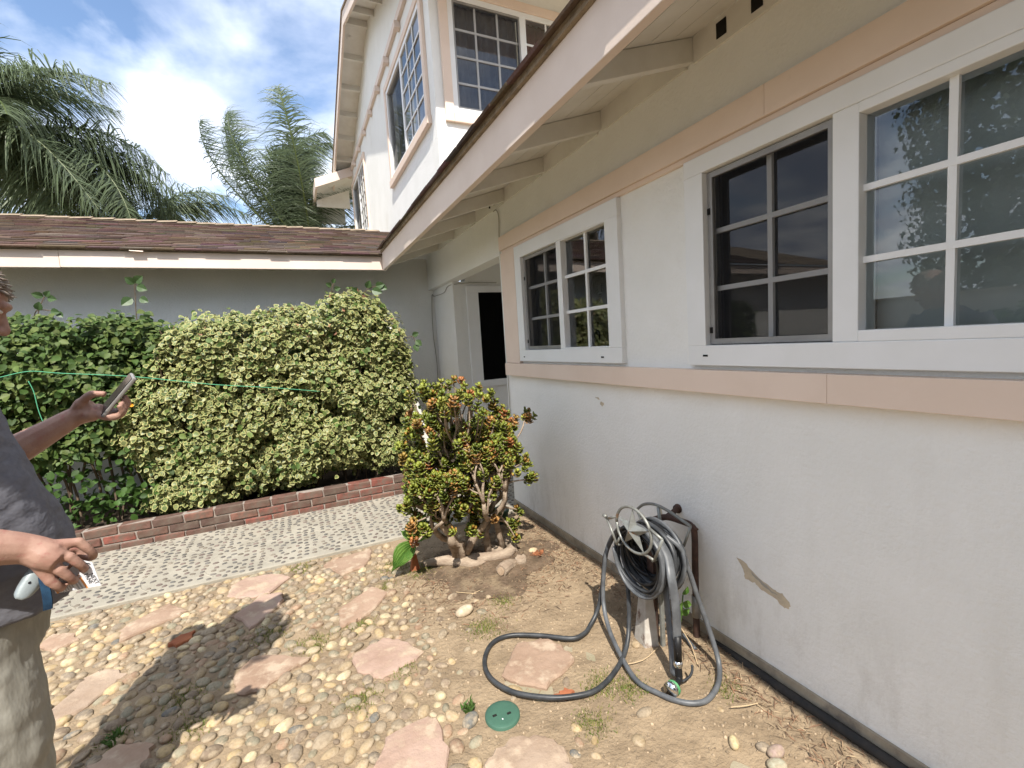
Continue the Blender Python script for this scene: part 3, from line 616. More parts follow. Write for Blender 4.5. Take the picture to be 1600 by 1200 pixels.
# ------------------------------------------------------------------ flagstones and river stones of the bed
FLAGS = [
 [(.04, 3.233), (.103, 3.273), (.37, 3.324), (.338, 3.188), (.289, 3.061), (.131, 3.028)],
 [(-.505, 3.111), (-.491, 3.252), (-.413, 3.312), (-.213, 3.258), (-.156, 3.166), (-.269, 3.026), (-.369, 3.015)],
 [(.084, 2.585), (.097, 2.62), (.292, 2.755), (.362, 2.649), (.275, 2.511), (.218, 2.464), (.157, 2.442), (.08, 2.422)],
 [(.096, 2.128), (.126, 2.17), (.265, 2.216), (.335, 2.15), (.417, 2.015), (.294, 1.957), (.201, 1.938), (.111, 2.042)],
 [(-.379, 2.278), (-.314, 2.396), (-.216, 2.354), (-.061, 2.242), (-.142, 2.209), (-.252, 2.128), (-.352, 2.149)],
 [(-.362, 2.695), (-.428, 2.832), (-.319, 3.0), (-.2, 2.975), (-.184, 2.879), (-.239, 2.77), (-.341, 2.645)],
 [(.112, 1.518), (.169, 1.624), (.33, 1.641), (.353, 1.617), (.354, 1.476), (.308, 1.372), (.143, 1.411)],
 [(.434, 1.349), (.482, 1.376), (.57, 1.409), (.672, 1.358), (.711, 1.291), (.697, 1.204), (.568, 1.132), (.431, 1.206)],
 [(.657, 1.707), (.804, 1.857), (.919, 1.838), (.977, 1.771), (.989, 1.64), (.92, 1.595), (.79, 1.554), (.712, 1.63)],
 [(-.977, 2.993), (-.957, 3.035), (-.788, 3.205), (-.679, 3.043), (-.729, 2.993), (-.937, 2.9)],
 [(-1.08, 2.363), (-1.005, 2.542), (-.991, 2.635), (-.92, 2.662), (-.819, 2.562), (-.845, 2.512), (-.936, 2.367)],
 [(-.798, 2.024), (-.725, 2.093), (-.604, 2.026), (-.607, 1.924), (-.699, 1.86)],
 [(-1.321, 3.06), (-1.303, 3.168), (-1.199, 3.124), (-1.143, 3.022), (-1.217, 2.968)],
]
REDP = [[(-.708, 2.724), (-.677, 2.764), (-.596, 2.793), (-.606, 2.713), (-.661, 2.681)], [(.80, 1.50), (.86, 1.515), (.885, 1.48), (.83, 1.462)]]
def slab(poly, m, h):
    pts = ragged(poly, 4, .008); cx = sum(p[0] for p in pts) / len(pts); cy = sum(p[1] for p in pts) / len(pts); g = ground_z(cx, cy); n = len(pts)
    ins = lambda k, z: [(cx + (x - cx) * k, cy + (y - cy) * k, g + z + random.uniform(-.002, .002)) for x, y in pts]
    vs = ins(1.0, -.03) + ins(1.0, h * .35) + ins(.95, h * .9) + [(cx + (x - cx) * .86, cy + (y - cy) * .86, g + h) for x, y in pts]; fs = []
    for l in range(3): fs += [(l * n + i, l * n + (i + 1) % n, (l + 1) * n + (i + 1) % n, (l + 1) * n + i) for i in range(n)]
    fs += [tuple(range(3 * n, 4 * n))]
    o = MB().add(vs, fs).build('flagstone', m, bed, smooth=False); o.color = (*random.choice([(.39, .285, .21), (.36, .255, .185), (.40, .29, .23), (.36, .28, .21), (.33, .235, .17)]), 1); return o
for f in FLAGS: slab(f, FLAG, random.uniform(.011, .017))
for f in REDP: slab(f, TERRA, .014)
DISC = (.581, 1.515)
def density(x, y):                      # 1 = closely set stones, 0 = bare dirt
    d = 1.0
    if x > .22: d = max(0, 1 - (x - .22) / .5)
    if x > .4 and y < 1.75: d = max(d, .24)
    if y < 1.15 and x > .3: d = max(d, .34)
    if .45 < x < .85 and 2.1 < y < 2.6: d = max(d, .45)
    if x > .48 and y > 2.55: d = 0.03
    if x > 1.05: d = min(d, .12) if y < 1.15 else min(d, .035)
    if -.15 < x < .02 and 2.2 < y < 2.5: d *= .5
    return d
allp = FLAGS + REDP; stones = []; grid = {}
def sfits(x, y, r):
    gx, gy = int(x // .08), int(y // .08)
    for i in (-1, 0, 1):
        for j in (-1, 0, 1):
            for (a, b, q) in grid.get((gx + i, gy + j), ()):
                if (a - x) ** 2 + (b - y) ** 2 < (r + q) ** 2 * .86: return False
    return True
cx_ = RNG.uniform(-1.75, 1.5, 90000); cy_ = RNG.uniform(.55, 3.34, 90000)
bad = np.zeros(len(cx_), bool)
for f in allp: bad |= pip(cx_, cy_, f) | (edist(cx_, cy_, f) < .012)
bad |= np.hypot(cx_ - DISC[0], cy_ - DISC[1]) < .095
bad |= (np.hypot((cx_ - .95) / .42, (cy_ - 2.66) / .3) < 1)
sizes = np.linspace(.031, .0105, len(cx_)) 
for x, y, b, r in zip(cx_, cy_, bad, sizes):
    if b: continue
    d = density(x, y)
    if d < 1 and random.random() > d * (.035 if d < .5 else .2): continue
    r = r * random.uniform(.85, 1.1)
    if sfits(x, y, r):
        grid.setdefault((int(x // .08), int(y // .08)), []).append((x, y, r)); stones.append((x, y, r))
def in_frame(x, y):
    c = cam.matrix_world.inverted() @ Vector((x, y, .01))
    if c.z > -.1: return 0
    u, v = 718 * c.x / -c.z, 718 * c.y / -c.z
    return 1 / (-c.z) if abs(u) < 810 and abs(v) < 610 else 0
stones.sort(key=lambda s: -s[2] * in_frame(s[0], s[1]))
SPAL = [((.50, .385, .22), 5), ((.46, .36, .23), 6), ((.29, .27, .20), 5), ((.27, .21, .155), 5), ((.17, .17, .16), 1), ((.38, .26, .18), 2), ((.60, .52, .34), 2), ((.34, .28, .205), 7), ((.25, .21, .165), 3)]
SPALX = [c for c, k in SPAL for _ in range(k)]
def scol():
    c = random.choice(SPALX); f = random.uniform(.62, .92); return tuple(v * f for v in c)
stone_me = []
for k in range(10):
    co = SPH_V.copy(); co *= [1, random.uniform(.62, .85), random.uniform(.42, .58)]
    for _ in range(3):
        d = RNG.normal(0, 1, 3); d /= np.linalg.norm(d); co += np.outer(np.sin(co @ d * 2.2 + random.random() * 6) * .09, d)
    me = bpy.data.meshes.new('stone'); me.from_pydata(co.tolist(), [], SPH_F); me.materials.append(RIV); me.polygons.foreach_set('use_smooth', [True] * len(me.polygons)); stone_me.append(me)
far = []
for i, (x, y, r) in enumerate(stones):
    L = r * random.uniform(1.05, 1.28); zc = ground_z(x, y) + L * random.uniform(-.15, .06); rot = (random.uniform(-.22, .22), random.uniform(-.22, .22), random.uniform(0, 2 * PI)); c = scol()
    if i < 300:
        o = bpy.data.objects.new('stone', random.choice(stone_me)); COL.objects.link(o); par(o, bed)
        o.location = (x, y, zc); o.rotation_euler = rot; o.scale = (L, L, L); o.color = (*c, 1)
    else: far.append((x, y, zc, L, rot, c))
A = np.array([(f[0], f[1], f[2]) for f in far]); Rm = np.array([[list(r) for r in Matrix.Rotation(f[4][2], 3, 'Z') @ Matrix.Rotation(f[4][0], 3, 'X') @ Matrix.Rotation(f[4][1], 3, 'Y')] for f in far])
Sc = np.array([(f[3], f[3] * random.uniform(.62, .85), f[3] * random.uniform(.42, .58)) for f in far])
stuff(scatter_mesh('stones', SPH_V, SPH_F, [0] * len(SPH_F), A, Rm, Sc, [RIVS], np.array([f[5] for f in far]), bed, True))
# pale rock by the jade, stones near the wall
for (x, y, r, c) in [(.68, 2.22, .05, (.55, .47, .36)), (1.29, 2.6, .035, (.55, .42, .27)), (1.31, .93, .035, (.33, .25, .22)), (1.27, .90, .033, (.36, .35, .27)), (1.16, .86, .032, (.55, .42, .2)), (1.22, 1.02, .028, (.5, .42, .25)), (1.1, .95, .028, (.45, .42, .3))]:
    o = bpy.data.objects.new('stone', random.choice(stone_me)); COL.objects.link(o); par(o, bed); o.location = (x, y, ground_z(x, y) + r * .3); o.scale = (r, r, r); o.rotation_euler = (.1, .1, random.uniform(0, 6)); o.color = (*c, 1)
mul = MB(); rr_ = []; cxm, cym = 1.0, 2.60; nr, na = 8, 40
for i in range(nr + 1):
    for j in range(na):
        a = 2 * PI * j / na; e = 1 + .16 * math.sin(3 * a + 1) + .10 * math.sin(7 * a) + .05 * math.sin(13 * a + 2); k = i / nr * e; x = cxm + .44 * k * math.cos(a); y = cym + .34 * k * math.sin(a); mul.v.append((min(x, 1.575), y, ground_z(x, y) + (.007 if i < nr else -.004) + random.uniform(-.002, .003)))
for i in range(nr):
    for j in range(na): mul.f.append((i * na + j, i * na + (j + 1) % na, (i + 1) * na + (j + 1) % na, (i + 1) * na + j)[::-1]); mul.mi.append(0)
mul.build('mulch', mat('dark_mulch', (.17, .12, .08), (.10, .07, .045), .97, 14, bump=.9, bscale=55, bdist=.015, c3=(.24, .18, .115), n3=6, lo3=.5, hi3=.7), bed, smooth=True)
# dirt clods, twigs and dry leaves
n = 2600; x = RNG.uniform(.2, 1.55, n); y = RNG.uniform(.6, 3.3, n)
z = np.array([ground_z(a, b) for a, b in zip(x, y)]); s = RNG.uniform(.002, .007, (n, 1)) * RNG.uniform(.7, 1.3, (n, 3))
stuff(scatter_mesh('dirt_clods', ICO_V, ICO_F, [0] * 20, np.stack([x, y, z], 1), frames(RNG.normal(0, 1, (n, 3)), RNG.normal(0, 1, (n, 3))), s, [LITTER], np.array([.38, .29, .195]) * RNG.uniform(.6, 1.3, (n, 1)), bed))
n = 5200; th = RNG.uniform(0, 2 * PI, n); x = np.where(RNG.random(n) < .7, RNG.normal(.98, .3, n), RNG.normal(1.47, .06, n)).clip(.2, 1.56); y = np.where(x > 1.38, RNG.uniform(.7, 3.2, n), RNG.normal(2.55, .22, n)).clip(.6, 3.3)
z = np.array([ground_z(a, b) for a, b in zip(x, y)]) + .004
TWV = [(-1, 0, 0), (1, .3, .2), (1, -.3, .1), (0, .5, .7), (0, -.5, .4)]; TWF = [(0, 4, 3), (3, 4, 2), (3, 2, 1)]
s = np.stack([RNG.uniform(.006, .03, n), RNG.uniform(.001, .005, n), RNG.uniform(.001, .006, n)], 1)
lc = np.array([(.30, .21, .13), (.22, .13, .08), (.40, .30, .19), (.12, .08, .055), (.30, .17, .10)])[RNG.integers(0, 5, n)]
stuff(scatter_mesh('dry_litter', TWV, TWF, [0] * 3, np.stack([x, y, z], 1), frames(np.stack([RNG.normal(0, .3, n), RNG.normal(0, .3, n), np.ones(n)], 1), np.stack([np.cos(th), np.sin(th), 0 * th], 1)), s, [LITTER], lc, bed))
for pts in ([(.70, 2.42, .012), (.75, 2.36, .02), (.80, 2.34, .012)], [(.74, 2.34, .01), (.80, 2.355, .016), (.87, 2.37, .012)], [(1.12, 1.50, .008), (1.22, 1.47, .012), (1.33, 1.5, .01)], [(1.4, 1.34, .01), (1.45, 1.42, .03), (1.47, 1.5, .06)], [(1.33, 1.12, .01), (1.38, 1.09, .018), (1.43, 1.085, .01)]):
    MB().tube(spline(pts, 3), .0022, 5).build('twig', mat('straw', (.48, .36, .22), rough=.9) if 'straw' not in MATS else MATS['straw'], bed)
# moss and short grass in patches
pat = [(-.05, 2.36, .10), (.62, 2.78, .13), (.45, 2.95, .10), (.72, 2.05, .10), (1.0, 1.46, .09), (1.08, 1.38, .07), (-.25, 2.55, .10), (.17, 2.42, .08), (-.55, 2.25, .09), (-.75, 2.13, .06), (.12, 1.86, .09), (.85, 1.32, .08), (1.4, 1.2, .06), (.35, 2.72, .07), (-.1, 3.28, .10), (-.5, 2.05, .08), (.3, 1.95, .06), (.9, 2.2, .07)]
px, py = [], []
for (a, b, r) in pat:
    k = int(70000 * r * r); px.append(RNG.normal(a, r * .5, k)); py.append(RNG.normal(b, r * .45, k))
px = np.concatenate(px); py = np.concatenate(py); ok = np.ones(len(px), bool)
for f in FLAGS: ok &= ~pip(px, py, f)
ok &= py < 3.35; px, py = px[ok], py[ok]; n = len(px); z = np.array([ground_z(a, b) for a, b in zip(px, py)])
GV = [(-.12, 0, 0), (.12, 0, 0), (.05, .1, .6), (-.05, .15, .55), (0, .45, 1)]; GF = [(0, 1, 2, 3), (3, 2, 4)]
s = RNG.uniform(.006, .018, (n, 1)) * np.ones((1, 3))
gc = np.array([(.21, .25, .055), (.29, .28, .08), (.14, .20, .045), (.33, .29, .11)])[RNG.integers(0, 4, n)]
stuff(scatter_mesh('moss', GV, GF, [0, 0], np.stack([px, py, z], 1), frames(np.stack([RNG.normal(0, .45, n), RNG.normal(0, .45, n), np.ones(n)], 1), RNG.normal(0, 1, (n, 3))), s, [MOSS], gc, bed))
# little weed by the valve lid
def weed(x, y, r, k, parent):
    n = k; th = RNG.uniform(0, 2 * PI, n); rr = r * np.sqrt(RNG.random(n))
    return stuff(scatter_mesh('weed_leaves', GV, GF, [0, 0], np.stack([x + rr * np.cos(th), y + rr * np.sin(th), ground_z(x, y) + RNG.uniform(0, .03, n)], 1), frames(np.stack([RNG.normal(0, .7, n), RNG.normal(0, .7, n), np.ones(n)], 1), RNG.normal(0, 1, (n, 3))), RNG.uniform(.02, .04, (n, 1)) * np.array([[1.6, 1, .7]]), [LG], np.array([.07, .13, .03]) * RNG.uniform(.7, 1.4, (n, 1)), parent))
weed(.475, 1.60, .022, 40, bed); weed(-.74, 2.12, .03, 40, bed)

# ------------------------------------------------------------------ irrigation valve lid
lid = thing('valve_lid', 'round green plastic irrigation valve lid set in the dirt', 'valve lid', (*DISC, ground_z(*DISC)))
mb = MB(); nseg = 40; prof = [(.0005, .013), (.05, .013), (.062, .0125), (.066, .010), (.0665, -.02)]
for r, z in prof: mb.v += [(DISC[0] + r * math.cos(2 * PI * i / nseg), DISC[1] + r * math.sin(2 * PI * i / nseg), ground_z(*DISC) + z) for i in range(nseg)]
for l in range(len(prof) - 1): mb.f += [(l * nseg + i, l * nseg + (i + 1) % nseg, (l + 1) * nseg + (i + 1) % nseg, (l + 1) * nseg + i)[::-1] for i in range(nseg)]
mb.mi = [0] * len(mb.f); mb.build('lid', GREENP, lid, smooth=True)
g0 = ground_z(*DISC)
for (ox, oy) in ((-.030, .004), (.022, -.012)): box('finger_hole', DARK, lid, DISC[0] + ox - .008, DISC[0] + ox + .008, DISC[1] + oy - .005, DISC[1] + oy + .005, g0 + .0115, g0 + .0138)
box('mark', PAPER, lid, DISC[0] - .012, DISC[0] - .008, DISC[1] - .028, DISC[1] - .022, g0 + .0118, g0 + .0137)
# black drip pipe along the wall base
dp = tag(MB().tube([(1.575, .2, .012), (1.572, .8, .012), (1.569, 1.1, .01), (1.58, 1.3, .004), (1.59, 1.45, -.006)], .017, 8).build('drip_pipe', BLACKP, smooth=True), 'black irrigation pipe lying along the wall foundation', 'pipe')
# a red ball cap of brick at the lower right corner
rb = MB(); rb.add((SPH_V * [.03, .03, .025] + [1.555, .655, .03]).tolist(), SPH_F); tag(rb.build('brick_lump', mat('dark_red_brick', (.15, .05, .04), (.10, .035, .03), .9, 30, bump=.4, bscale=90), smooth=True), 'rounded dark red brick lump against the wall foot', 'brick lump')

# ------------------------------------------------------------------ hedges
def leaf_template(edge):
    # pointed oval leaf, folded along the midrib; inner part material 0, rim material 1
    o = [(0, 0), (.30, .18), (.42, .45), (.30, .75), (0, 1.05), (-.30, .75), (-.42, .45), (-.30, .18)]
    zf = lambda x, y: .28 * abs(x) - .12 * (y - .4) ** 2
    if not edge:
        v = [(x, y, zf(x, y)) for x, y in o] + [(0, .55, .0)]
        return v, [(0, 1, 2, 8), (8, 2, 3, 4), (0, 8, 6, 7), (8, 4, 5, 6)], [0] * 4
    v = [(x, y, zf(x, y)) for x, y in o]; k = edge
    v += [(x * k, .5 + (y - .5) * k, zf(x * k, .5 + (y - .5) * k)) for x, y in o] + [(0, .5, 0)]
    f = [(i, (i + 1) % 8, 8 + (i + 1) % 8, 8 + i) for i in range(8)]; m = [1] * 8
    f += [(8, 9, 10, 16), (16, 10, 11, 12), (16, 12, 13, 14), (8, 16, 14, 15)]; m += [0] * 4
    return v, f, m
def bumps(x, z, s):
    return .5 * np.sin(x * 7.1 * s + 1.3 * np.sin(z * 5 * s)) + .35 * np.sin(z * 9.3 * s + x * 4.1 * s + 2) + .25 * np.sin(x * 17 * s - z * 13 * s)
def hedge_points(poly, n, yfront, depth, rnd=.30, bump=.06, face=.55):
    poly = np.array(poly); lo, hi = poly.min(0), poly.max(0)
    x = RNG.uniform(lo[0], hi[0], n * 3); z = RNG.uniform(lo[1], hi[1], n * 3)
    jag = edist(x, z, poly); ins = pip(x + .02 * np.sin(z * 40), z + .025 * np.sin(x * 31) + .02 * np.sin(x * 77), poly); x, z, jag = x[ins][:n], z[ins][:n], jag[ins][:n]
    e = np.clip(1 - jag / rnd, 0, 1)
    y = yfront + rnd * .9 * (1 - np.sqrt(np.clip(1 - e * e, 0, 1))) - bump * bumps(x, z, 1.0)
    dpt = RNG.exponential(.05, len(x)); dpt = np.where(RNG.random(len(x)) < .28, RNG.uniform(0, depth, len(x)), dpt); y = y + dpt
    cx, cz = poly.mean(0)
    nrm = np.stack([(x - cx) * .6 * e, -np.ones(len(x)) * face * 1.4, .55 + .6 * e * (z > cz)], 1) + RNG.normal(0, .42, (len(x), 3))
    tan = np.stack([RNG.normal(0, .8, len(x)), -RNG.uniform(0, .7, len(x)), -RNG.uniform(.1, 1.2, len(x))], 1)
    return np.stack([x, y, z], 1), nrm, tan, dpt
HV = [(-1.40, .80), (-1.33, 1.12), (-1.16, 1.38), (-.98, 1.66), (-.82, 1.78), (-.5, 1.80), (-.1, 1.86), (.2, 1.86), (.36, 1.96), (.62, 2.02), (.80, 1.93), (.95, 1.70), (1.06, 1.42), (1.12, 1.05), (1.05, .62), (.95, .28), (.6, .22), (.2, .30), (0, .16), (-.5, .20), (-.75, .10), (-1.15, .14), (-1.30, .2), (-1.18, .42)]
hv = thing('variegated_hedge', 'large cream and green variegated ivy hedge over the brick planter', 'hedge', (-.1, 4.7, .13))
Pp, nn, tt, dp_ = hedge_points(HV, 17500, 4.50, .5, bump=.065)
shoot = RNG.random(len(Pp)) < .06; Pp[shoot, 1] -= RNG.uniform(.02, .10, shoot.sum()); Pp[shoot, 2] += RNG.uniform(-.02, .05, shoot.sum())
gap = (np.sin(Pp[:, 0] * 11 + 2 * np.sin(Pp[:, 2] * 6)) + np.sin(Pp[:, 2] * 14 + Pp[:, 0] * 5) + RNG.normal(0, .4, len(Pp))) > 1.35; Pp[gap, 1] += RNG.uniform(.08, .3, gap.sum())
n = len(Pp); lv, lf, lm = leaf_template(.70)
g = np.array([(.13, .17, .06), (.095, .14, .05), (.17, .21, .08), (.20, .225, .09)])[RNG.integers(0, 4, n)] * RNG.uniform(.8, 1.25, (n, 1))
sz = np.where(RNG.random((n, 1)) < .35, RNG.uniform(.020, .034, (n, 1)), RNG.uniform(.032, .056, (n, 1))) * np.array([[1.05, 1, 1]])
stuff(scatter_mesh('foliage', lv, lf, lm, Pp, frames(nn, tt), sz, [LVC, LVE], g, hv))
k2 = 2600; sel = RNG.integers(0, len(Pp), k2); v0, f0, m0 = leaf_template(0)
stuff(scatter_mesh('plain_leaves', v0, f0, m0, Pp[sel] + RNG.normal(0, .02, (k2, 3)) + [0, .01, 0], frames(nn[sel] + RNG.normal(0, .3, (k2, 3)), tt[sel]), RNG.uniform(.03, .06, (k2, 1)) * np.ones((1, 3)), [LG], np.array([(.10, .16, .04), (.15, .20, .055), (.07, .12, .03)])[RNG.integers(0, 3, k2)] * RNG.uniform(.7, 1.3, (k2, 1)), hv))
# twigs inside the hedge
mb = MB()
for i in range(46):
    x = random.uniform(-1.1, .9); x2 = x + random.uniform(-.4, .4); zt_ = random.uniform(.8, 1.7)
    mb.tube(spline([(x, 4.85 + random.uniform(-.1, .2), .1), (x + random.uniform(-.1, .1), 4.8, zt_ * .5), (x2, 4.62 + random.uniform(-.1, .1), zt_)], 4), [.008] * 8 + [.004], 5)
stuff(mb.build('branches', TWIG, hv))
n = 420; sel = RNG.integers(0, len(Pp), n)           # dry brown leaves caught near the top
pp = Pp[sel].copy(); keep = (pp[:, 2] > 1.45); pp = pp[keep]; n = len(pp)
stuff(scatter_mesh('dry_leaves', leaf_template(0)[0], leaf_template(0)[1], [0] * 4, pp - [0, .04, 0], frames(RNG.normal(0, 1, (n, 3)), RNG.normal(0, 1, (n, 3))), RNG.uniform(.02, .045, (n, 1)) * np.ones((1, 3)), [LITTER], np.array([(.34, .18, .10), (.42, .28, .15), (.25, .13, .08)])[RNG.integers(0, 3, n)], hv))
GH = [(-3.0, 1.75), (-2.2, 1.82), (-1.9, 1.86), (-1.55, 1.80), (-1.3, 1.84), (-1.05, 1.80), (-.85, 1.70), (-.95, 1.3), (-1.15, .95), (-1.25, .62), (-1.5, .72), (-1.8, .62), (-2.1, .8), (-3.0, .7)]
gh = thing('green_shrub', 'dark green leafy shrub left of the variegated hedge', 'shrub', (-1.8, 4.9, .13))
Pg, nn, tt, dp_ = hedge_points(GH, 7200, 4.60, .6, rnd=.22, bump=.10)
shoot = RNG.random(len(Pg)) < .08; Pg[shoot, 1] -= RNG.uniform(.02, .12, shoot.sum())
n = len(Pg); lv, lf, lm = leaf_template(0)
g = np.array([(.08, .135, .032), (.055, .10, .024), (.115, .165, .045), (.145, .185, .055)])[RNG.integers(0, 4, n)] * RNG.uniform(.75, 1.25, (n, 1))
stuff(scatter_mesh('foliage', lv, lf, lm, Pg, frames(nn, tt), RNG.uniform(.028, .068, (n, 1)) * np.array([[.95, 1, 1]]), [LG], g, gh))
mb = MB()
for i in range(26):
    x = -2.4 + i * .055 + random.uniform(-.05, .05)
    mb.tube(spline([(x, 4.9 + random.uniform(-.15, .3), .1), (x + random.uniform(-.08, .08), 4.85, .5), (x + random.uniform(-.25, .25), 4.75, 1.2)], 4), [.010] * 8 + [.005], 5)
stuff(mb.build('branches', TWIG, gh))
n = 500; lo = np.stack([RNG.uniform(-2.2, -1.1, n), RNG.uniform(4.55, 5.0, n), RNG.uniform(.16, .65, n)], 1)   # thin low leaves
stuff(scatter_mesh('low_leaves', lv, lf, lm, lo, frames(RNG.normal(0, .6, (n, 3)) + [0, -.5, .6], RNG.normal(0, 1, (n, 3))), RNG.uniform(.04, .07, (n, 1)) * np.ones((1, 3)), [LG], np.array([.06, .12, .025]) * RNG.uniform(.6, 1.4, (n, 1)), gh))
def sprig(pts, leaves, parent):
    MB().tube(spline(pts, 4), .004, 5).build('stem', TWIG, parent)
    for (x, y, z, a, s) in leaves:
        v, f, _ = leaf_template(0); R = Matrix.Rotation(a, 3, 'Y') @ Matrix.Rotation(PI * .62, 3, 'X')
        MB().add([Vector((x, y, z)) + R @ (Vector(q) * s) for q in v], f).build('leaf', mat('leaf_sprig', (.05, .09, .03), rough=.45) if 'leaf_sprig' not in MATS else MATS['leaf_sprig'], parent)
sprig([(-1.20, 5.0, 1.7), (-1.195, 5.0, 1.9), (-1.18, 5.0, 2.10)], [(-1.18, 5, 2.11, .9, .09), (-1.18, 5, 2.10, -.8, .08), (-1.17, 5, 2.08, 2.0, .09), (-1.21, 5, 1.98, -2.3, .10), (-1.16, 5, 1.98, 2.1, .08)], gh)
sprig([(-1.85, 5.0, 1.75), (-1.82, 5.0, 1.9), (-1.775, 5.0, 2.0)], [(-1.77, 5, 2.0, .7, .06), (-1.78, 5, 2.0, -1.2, .07), (-1.76, 5, 1.99, 1.8, .07)], gh)
sprig([(-1.86, 5.0, 1.78), (-1.80, 4.9, 1.88), (-1.68, 4.85, 1.87)], [(-1.70, 4.85, 1.87, 1.8, .07), (-1.78, 4.88, 1.88, .3, .07), (-1.85, 4.9, 1.82, -1.7, .08), (-1.66, 4.85, 1.86, 2.4, .06)], gh)
sprig([(.62, 4.75, 1.9), (.70, 4.7, 2.0), (.80, 4.7, 2.03)], [(.70, 4.7, 2.01, .4, .08), (.78, 4.7, 2.03, 1.4, .09), (.82, 4.7, 2.03, 2.0, .08), (.74, 4.68, 1.99, 1.9, .10), (.62, 4.7, 1.98, -1.2, .07)], hv)
sprig([(1.0, 4.7, 1.5), (1.10, 4.68, 1.52), (1.13, 4.68, 1.45)], [(1.10, 4.68, 1.53, 1.2, .07), (1.13, 4.68, 1.48, 2.4, .08), (1.12, 4.68, 1.44, 2.9, .08)], hv)
sprig([(.36, 4.75, 1.85), (.38, 4.7, 2.0), (.40, 4.7, 2.06)], [(.39, 4.7, 2.06, .5, .05), (.38, 4.7, 2.03, -1.1, .06), (.40, 4.7, 2.0, 1.3, .06)], hv)
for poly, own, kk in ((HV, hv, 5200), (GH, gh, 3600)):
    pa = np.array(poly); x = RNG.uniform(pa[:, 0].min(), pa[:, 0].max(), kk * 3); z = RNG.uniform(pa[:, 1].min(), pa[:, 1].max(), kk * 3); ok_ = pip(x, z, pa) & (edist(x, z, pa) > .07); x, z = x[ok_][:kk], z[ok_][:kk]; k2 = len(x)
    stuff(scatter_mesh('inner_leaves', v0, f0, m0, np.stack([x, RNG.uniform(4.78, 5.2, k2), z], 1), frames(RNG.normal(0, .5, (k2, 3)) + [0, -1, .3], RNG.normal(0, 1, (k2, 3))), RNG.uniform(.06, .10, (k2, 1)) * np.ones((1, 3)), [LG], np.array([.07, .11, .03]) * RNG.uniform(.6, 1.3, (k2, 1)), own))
# orange flower and green twine
fl = thing('marigold_flower', 'single orange flower on the green shrub behind the phone', 'flower', (-1.17, 4.45, 1.10))
mb = MB()
for k in range(9):
    a = 2 * PI * k / 9; mb.add([(-1.17, 4.44, 1.10), (-1.17 + .014 * math.cos(a - .3), 4.435, 1.10 + .011 * math.sin(a - .3)), (-1.17 + .02 * math.cos(a), 4.43, 1.10 + .013 * math.sin(a)), (-1.17 + .014 * math.cos(a + .3), 4.435, 1.10 + .011 * math.sin(a + .3))], [(0, 1, 2, 3)])
mb.build('petals', mat('petal', (.85, .36, .02), rough=.6), fl); MB().tube([(-1.17, 4.44, 1.10), (-1.17, 4.6, 1.05)], .002, 4).build('stem', TWIG, fl)
tw = tag(MB().tube(spline([(-1.95, 4.36, 1.36), (-1.849, 4.36, 1.378), (-1.681, 4.34, 1.408), (-1.512, 4.34, 1.38), (-1.111, 4.34, 1.321), (-.627, 4.35, 1.216), (-.173, 4.37, 1.14), (.174, 4.42, 1.071)], 6), .0026, 5).build('garden_twine', TWINE, smooth=True), 'thin bright green twine strung across the front of the hedge', 'twine')
tw2 = tag(MB().tube(spline([(-1.70, 4.36, 1.34), (-1.681, 4.36, 1.262), (-1.672, 4.36, 1.133), (-1.656, 4.36, 1.038)], 5), .0026, 5).build('garden_twine', TWINE, smooth=True), 'short end of green twine hanging down the green shrub', 'twine')

# ------------------------------------------------------------------ jade plant
jd = thing('jade_plant', 'bushy jade plant with red tipped green leaves beside the house corner', 'jade plant', (.80, 2.70, .03))
mb = MB(); tips = []
def branch(p, d, r, length, lvl):
    d = d.normalized(); pts = [p.copy()]; q = p.copy(); dd = d.copy(); ns = 4
    for i in range(ns):
        dd = (dd + Vector((random.uniform(-.28, .28), random.uniform(-.28, .28), random.uniform(-.1, .22)))).normalized(); q = q + dd * length / ns; pts.append(q.copy())
    for i in range(1, ns + 1):
        e = Vector(((pts[i].x - .88) / .34, (pts[i].y - 2.70) / .28, (pts[i].z - .66) / .50)); k = e.length
        if k > 1: e /= k; pts[i] = Vector((.88 + e.x * .34, 2.70 + e.y * .28, max(.66 + e.z * .50, pts[i].z if pts[i].z < .3 else 0)))
    rs = [r * (1 - .35 * i / ns) for i in range(ns + 1)]
    mb.tube(pts, rs, 7 if lvl < 2 else 5)
    if lvl >= 4 or r < .0045: tips.append((pts[-1], dd)); return
    for _ in range(2 if random.random() < .55 else 3):
        nd = dd + Vector((random.uniform(-.85, .85), random.uniform(-.85, .85), random.uniform(-.25, .55)))
        branch(pts[-1], nd, r * random.uniform(.55, .72), length * random.uniform(.62, .85), lvl + 1)
    if lvl >= 1 and random.random() < .75: 
        nd = dd + Vector((random.uniform(-1, 1), random.uniform(-1, 1), random.uniform(-.2, .4))); branch(pts[2], nd, r * .5, length * .6, lvl + 2)
for (p, d, r, L) in [((.80, 2.71, .02), (-.05, .05, 1), .036, .26), ((.83, 2.69, .03), (-.35, -.1, .9), .030, .28), ((.86, 2.68, .10), (.35, .0, .9), .028, .28), ((1.02, 2.70, .03), (.25, .05, .9), .026, .30), ((1.12, 2.68, .02), (.25, -.05, .75), .022, .28), ((.92, 2.80, .02), (.0, .25, 1), .028, .30), ((.80, 2.72, .10), (-.5, .15, .8), .024, .26)]:
    branch(Vector(p), Vector(d), r, L, 0)
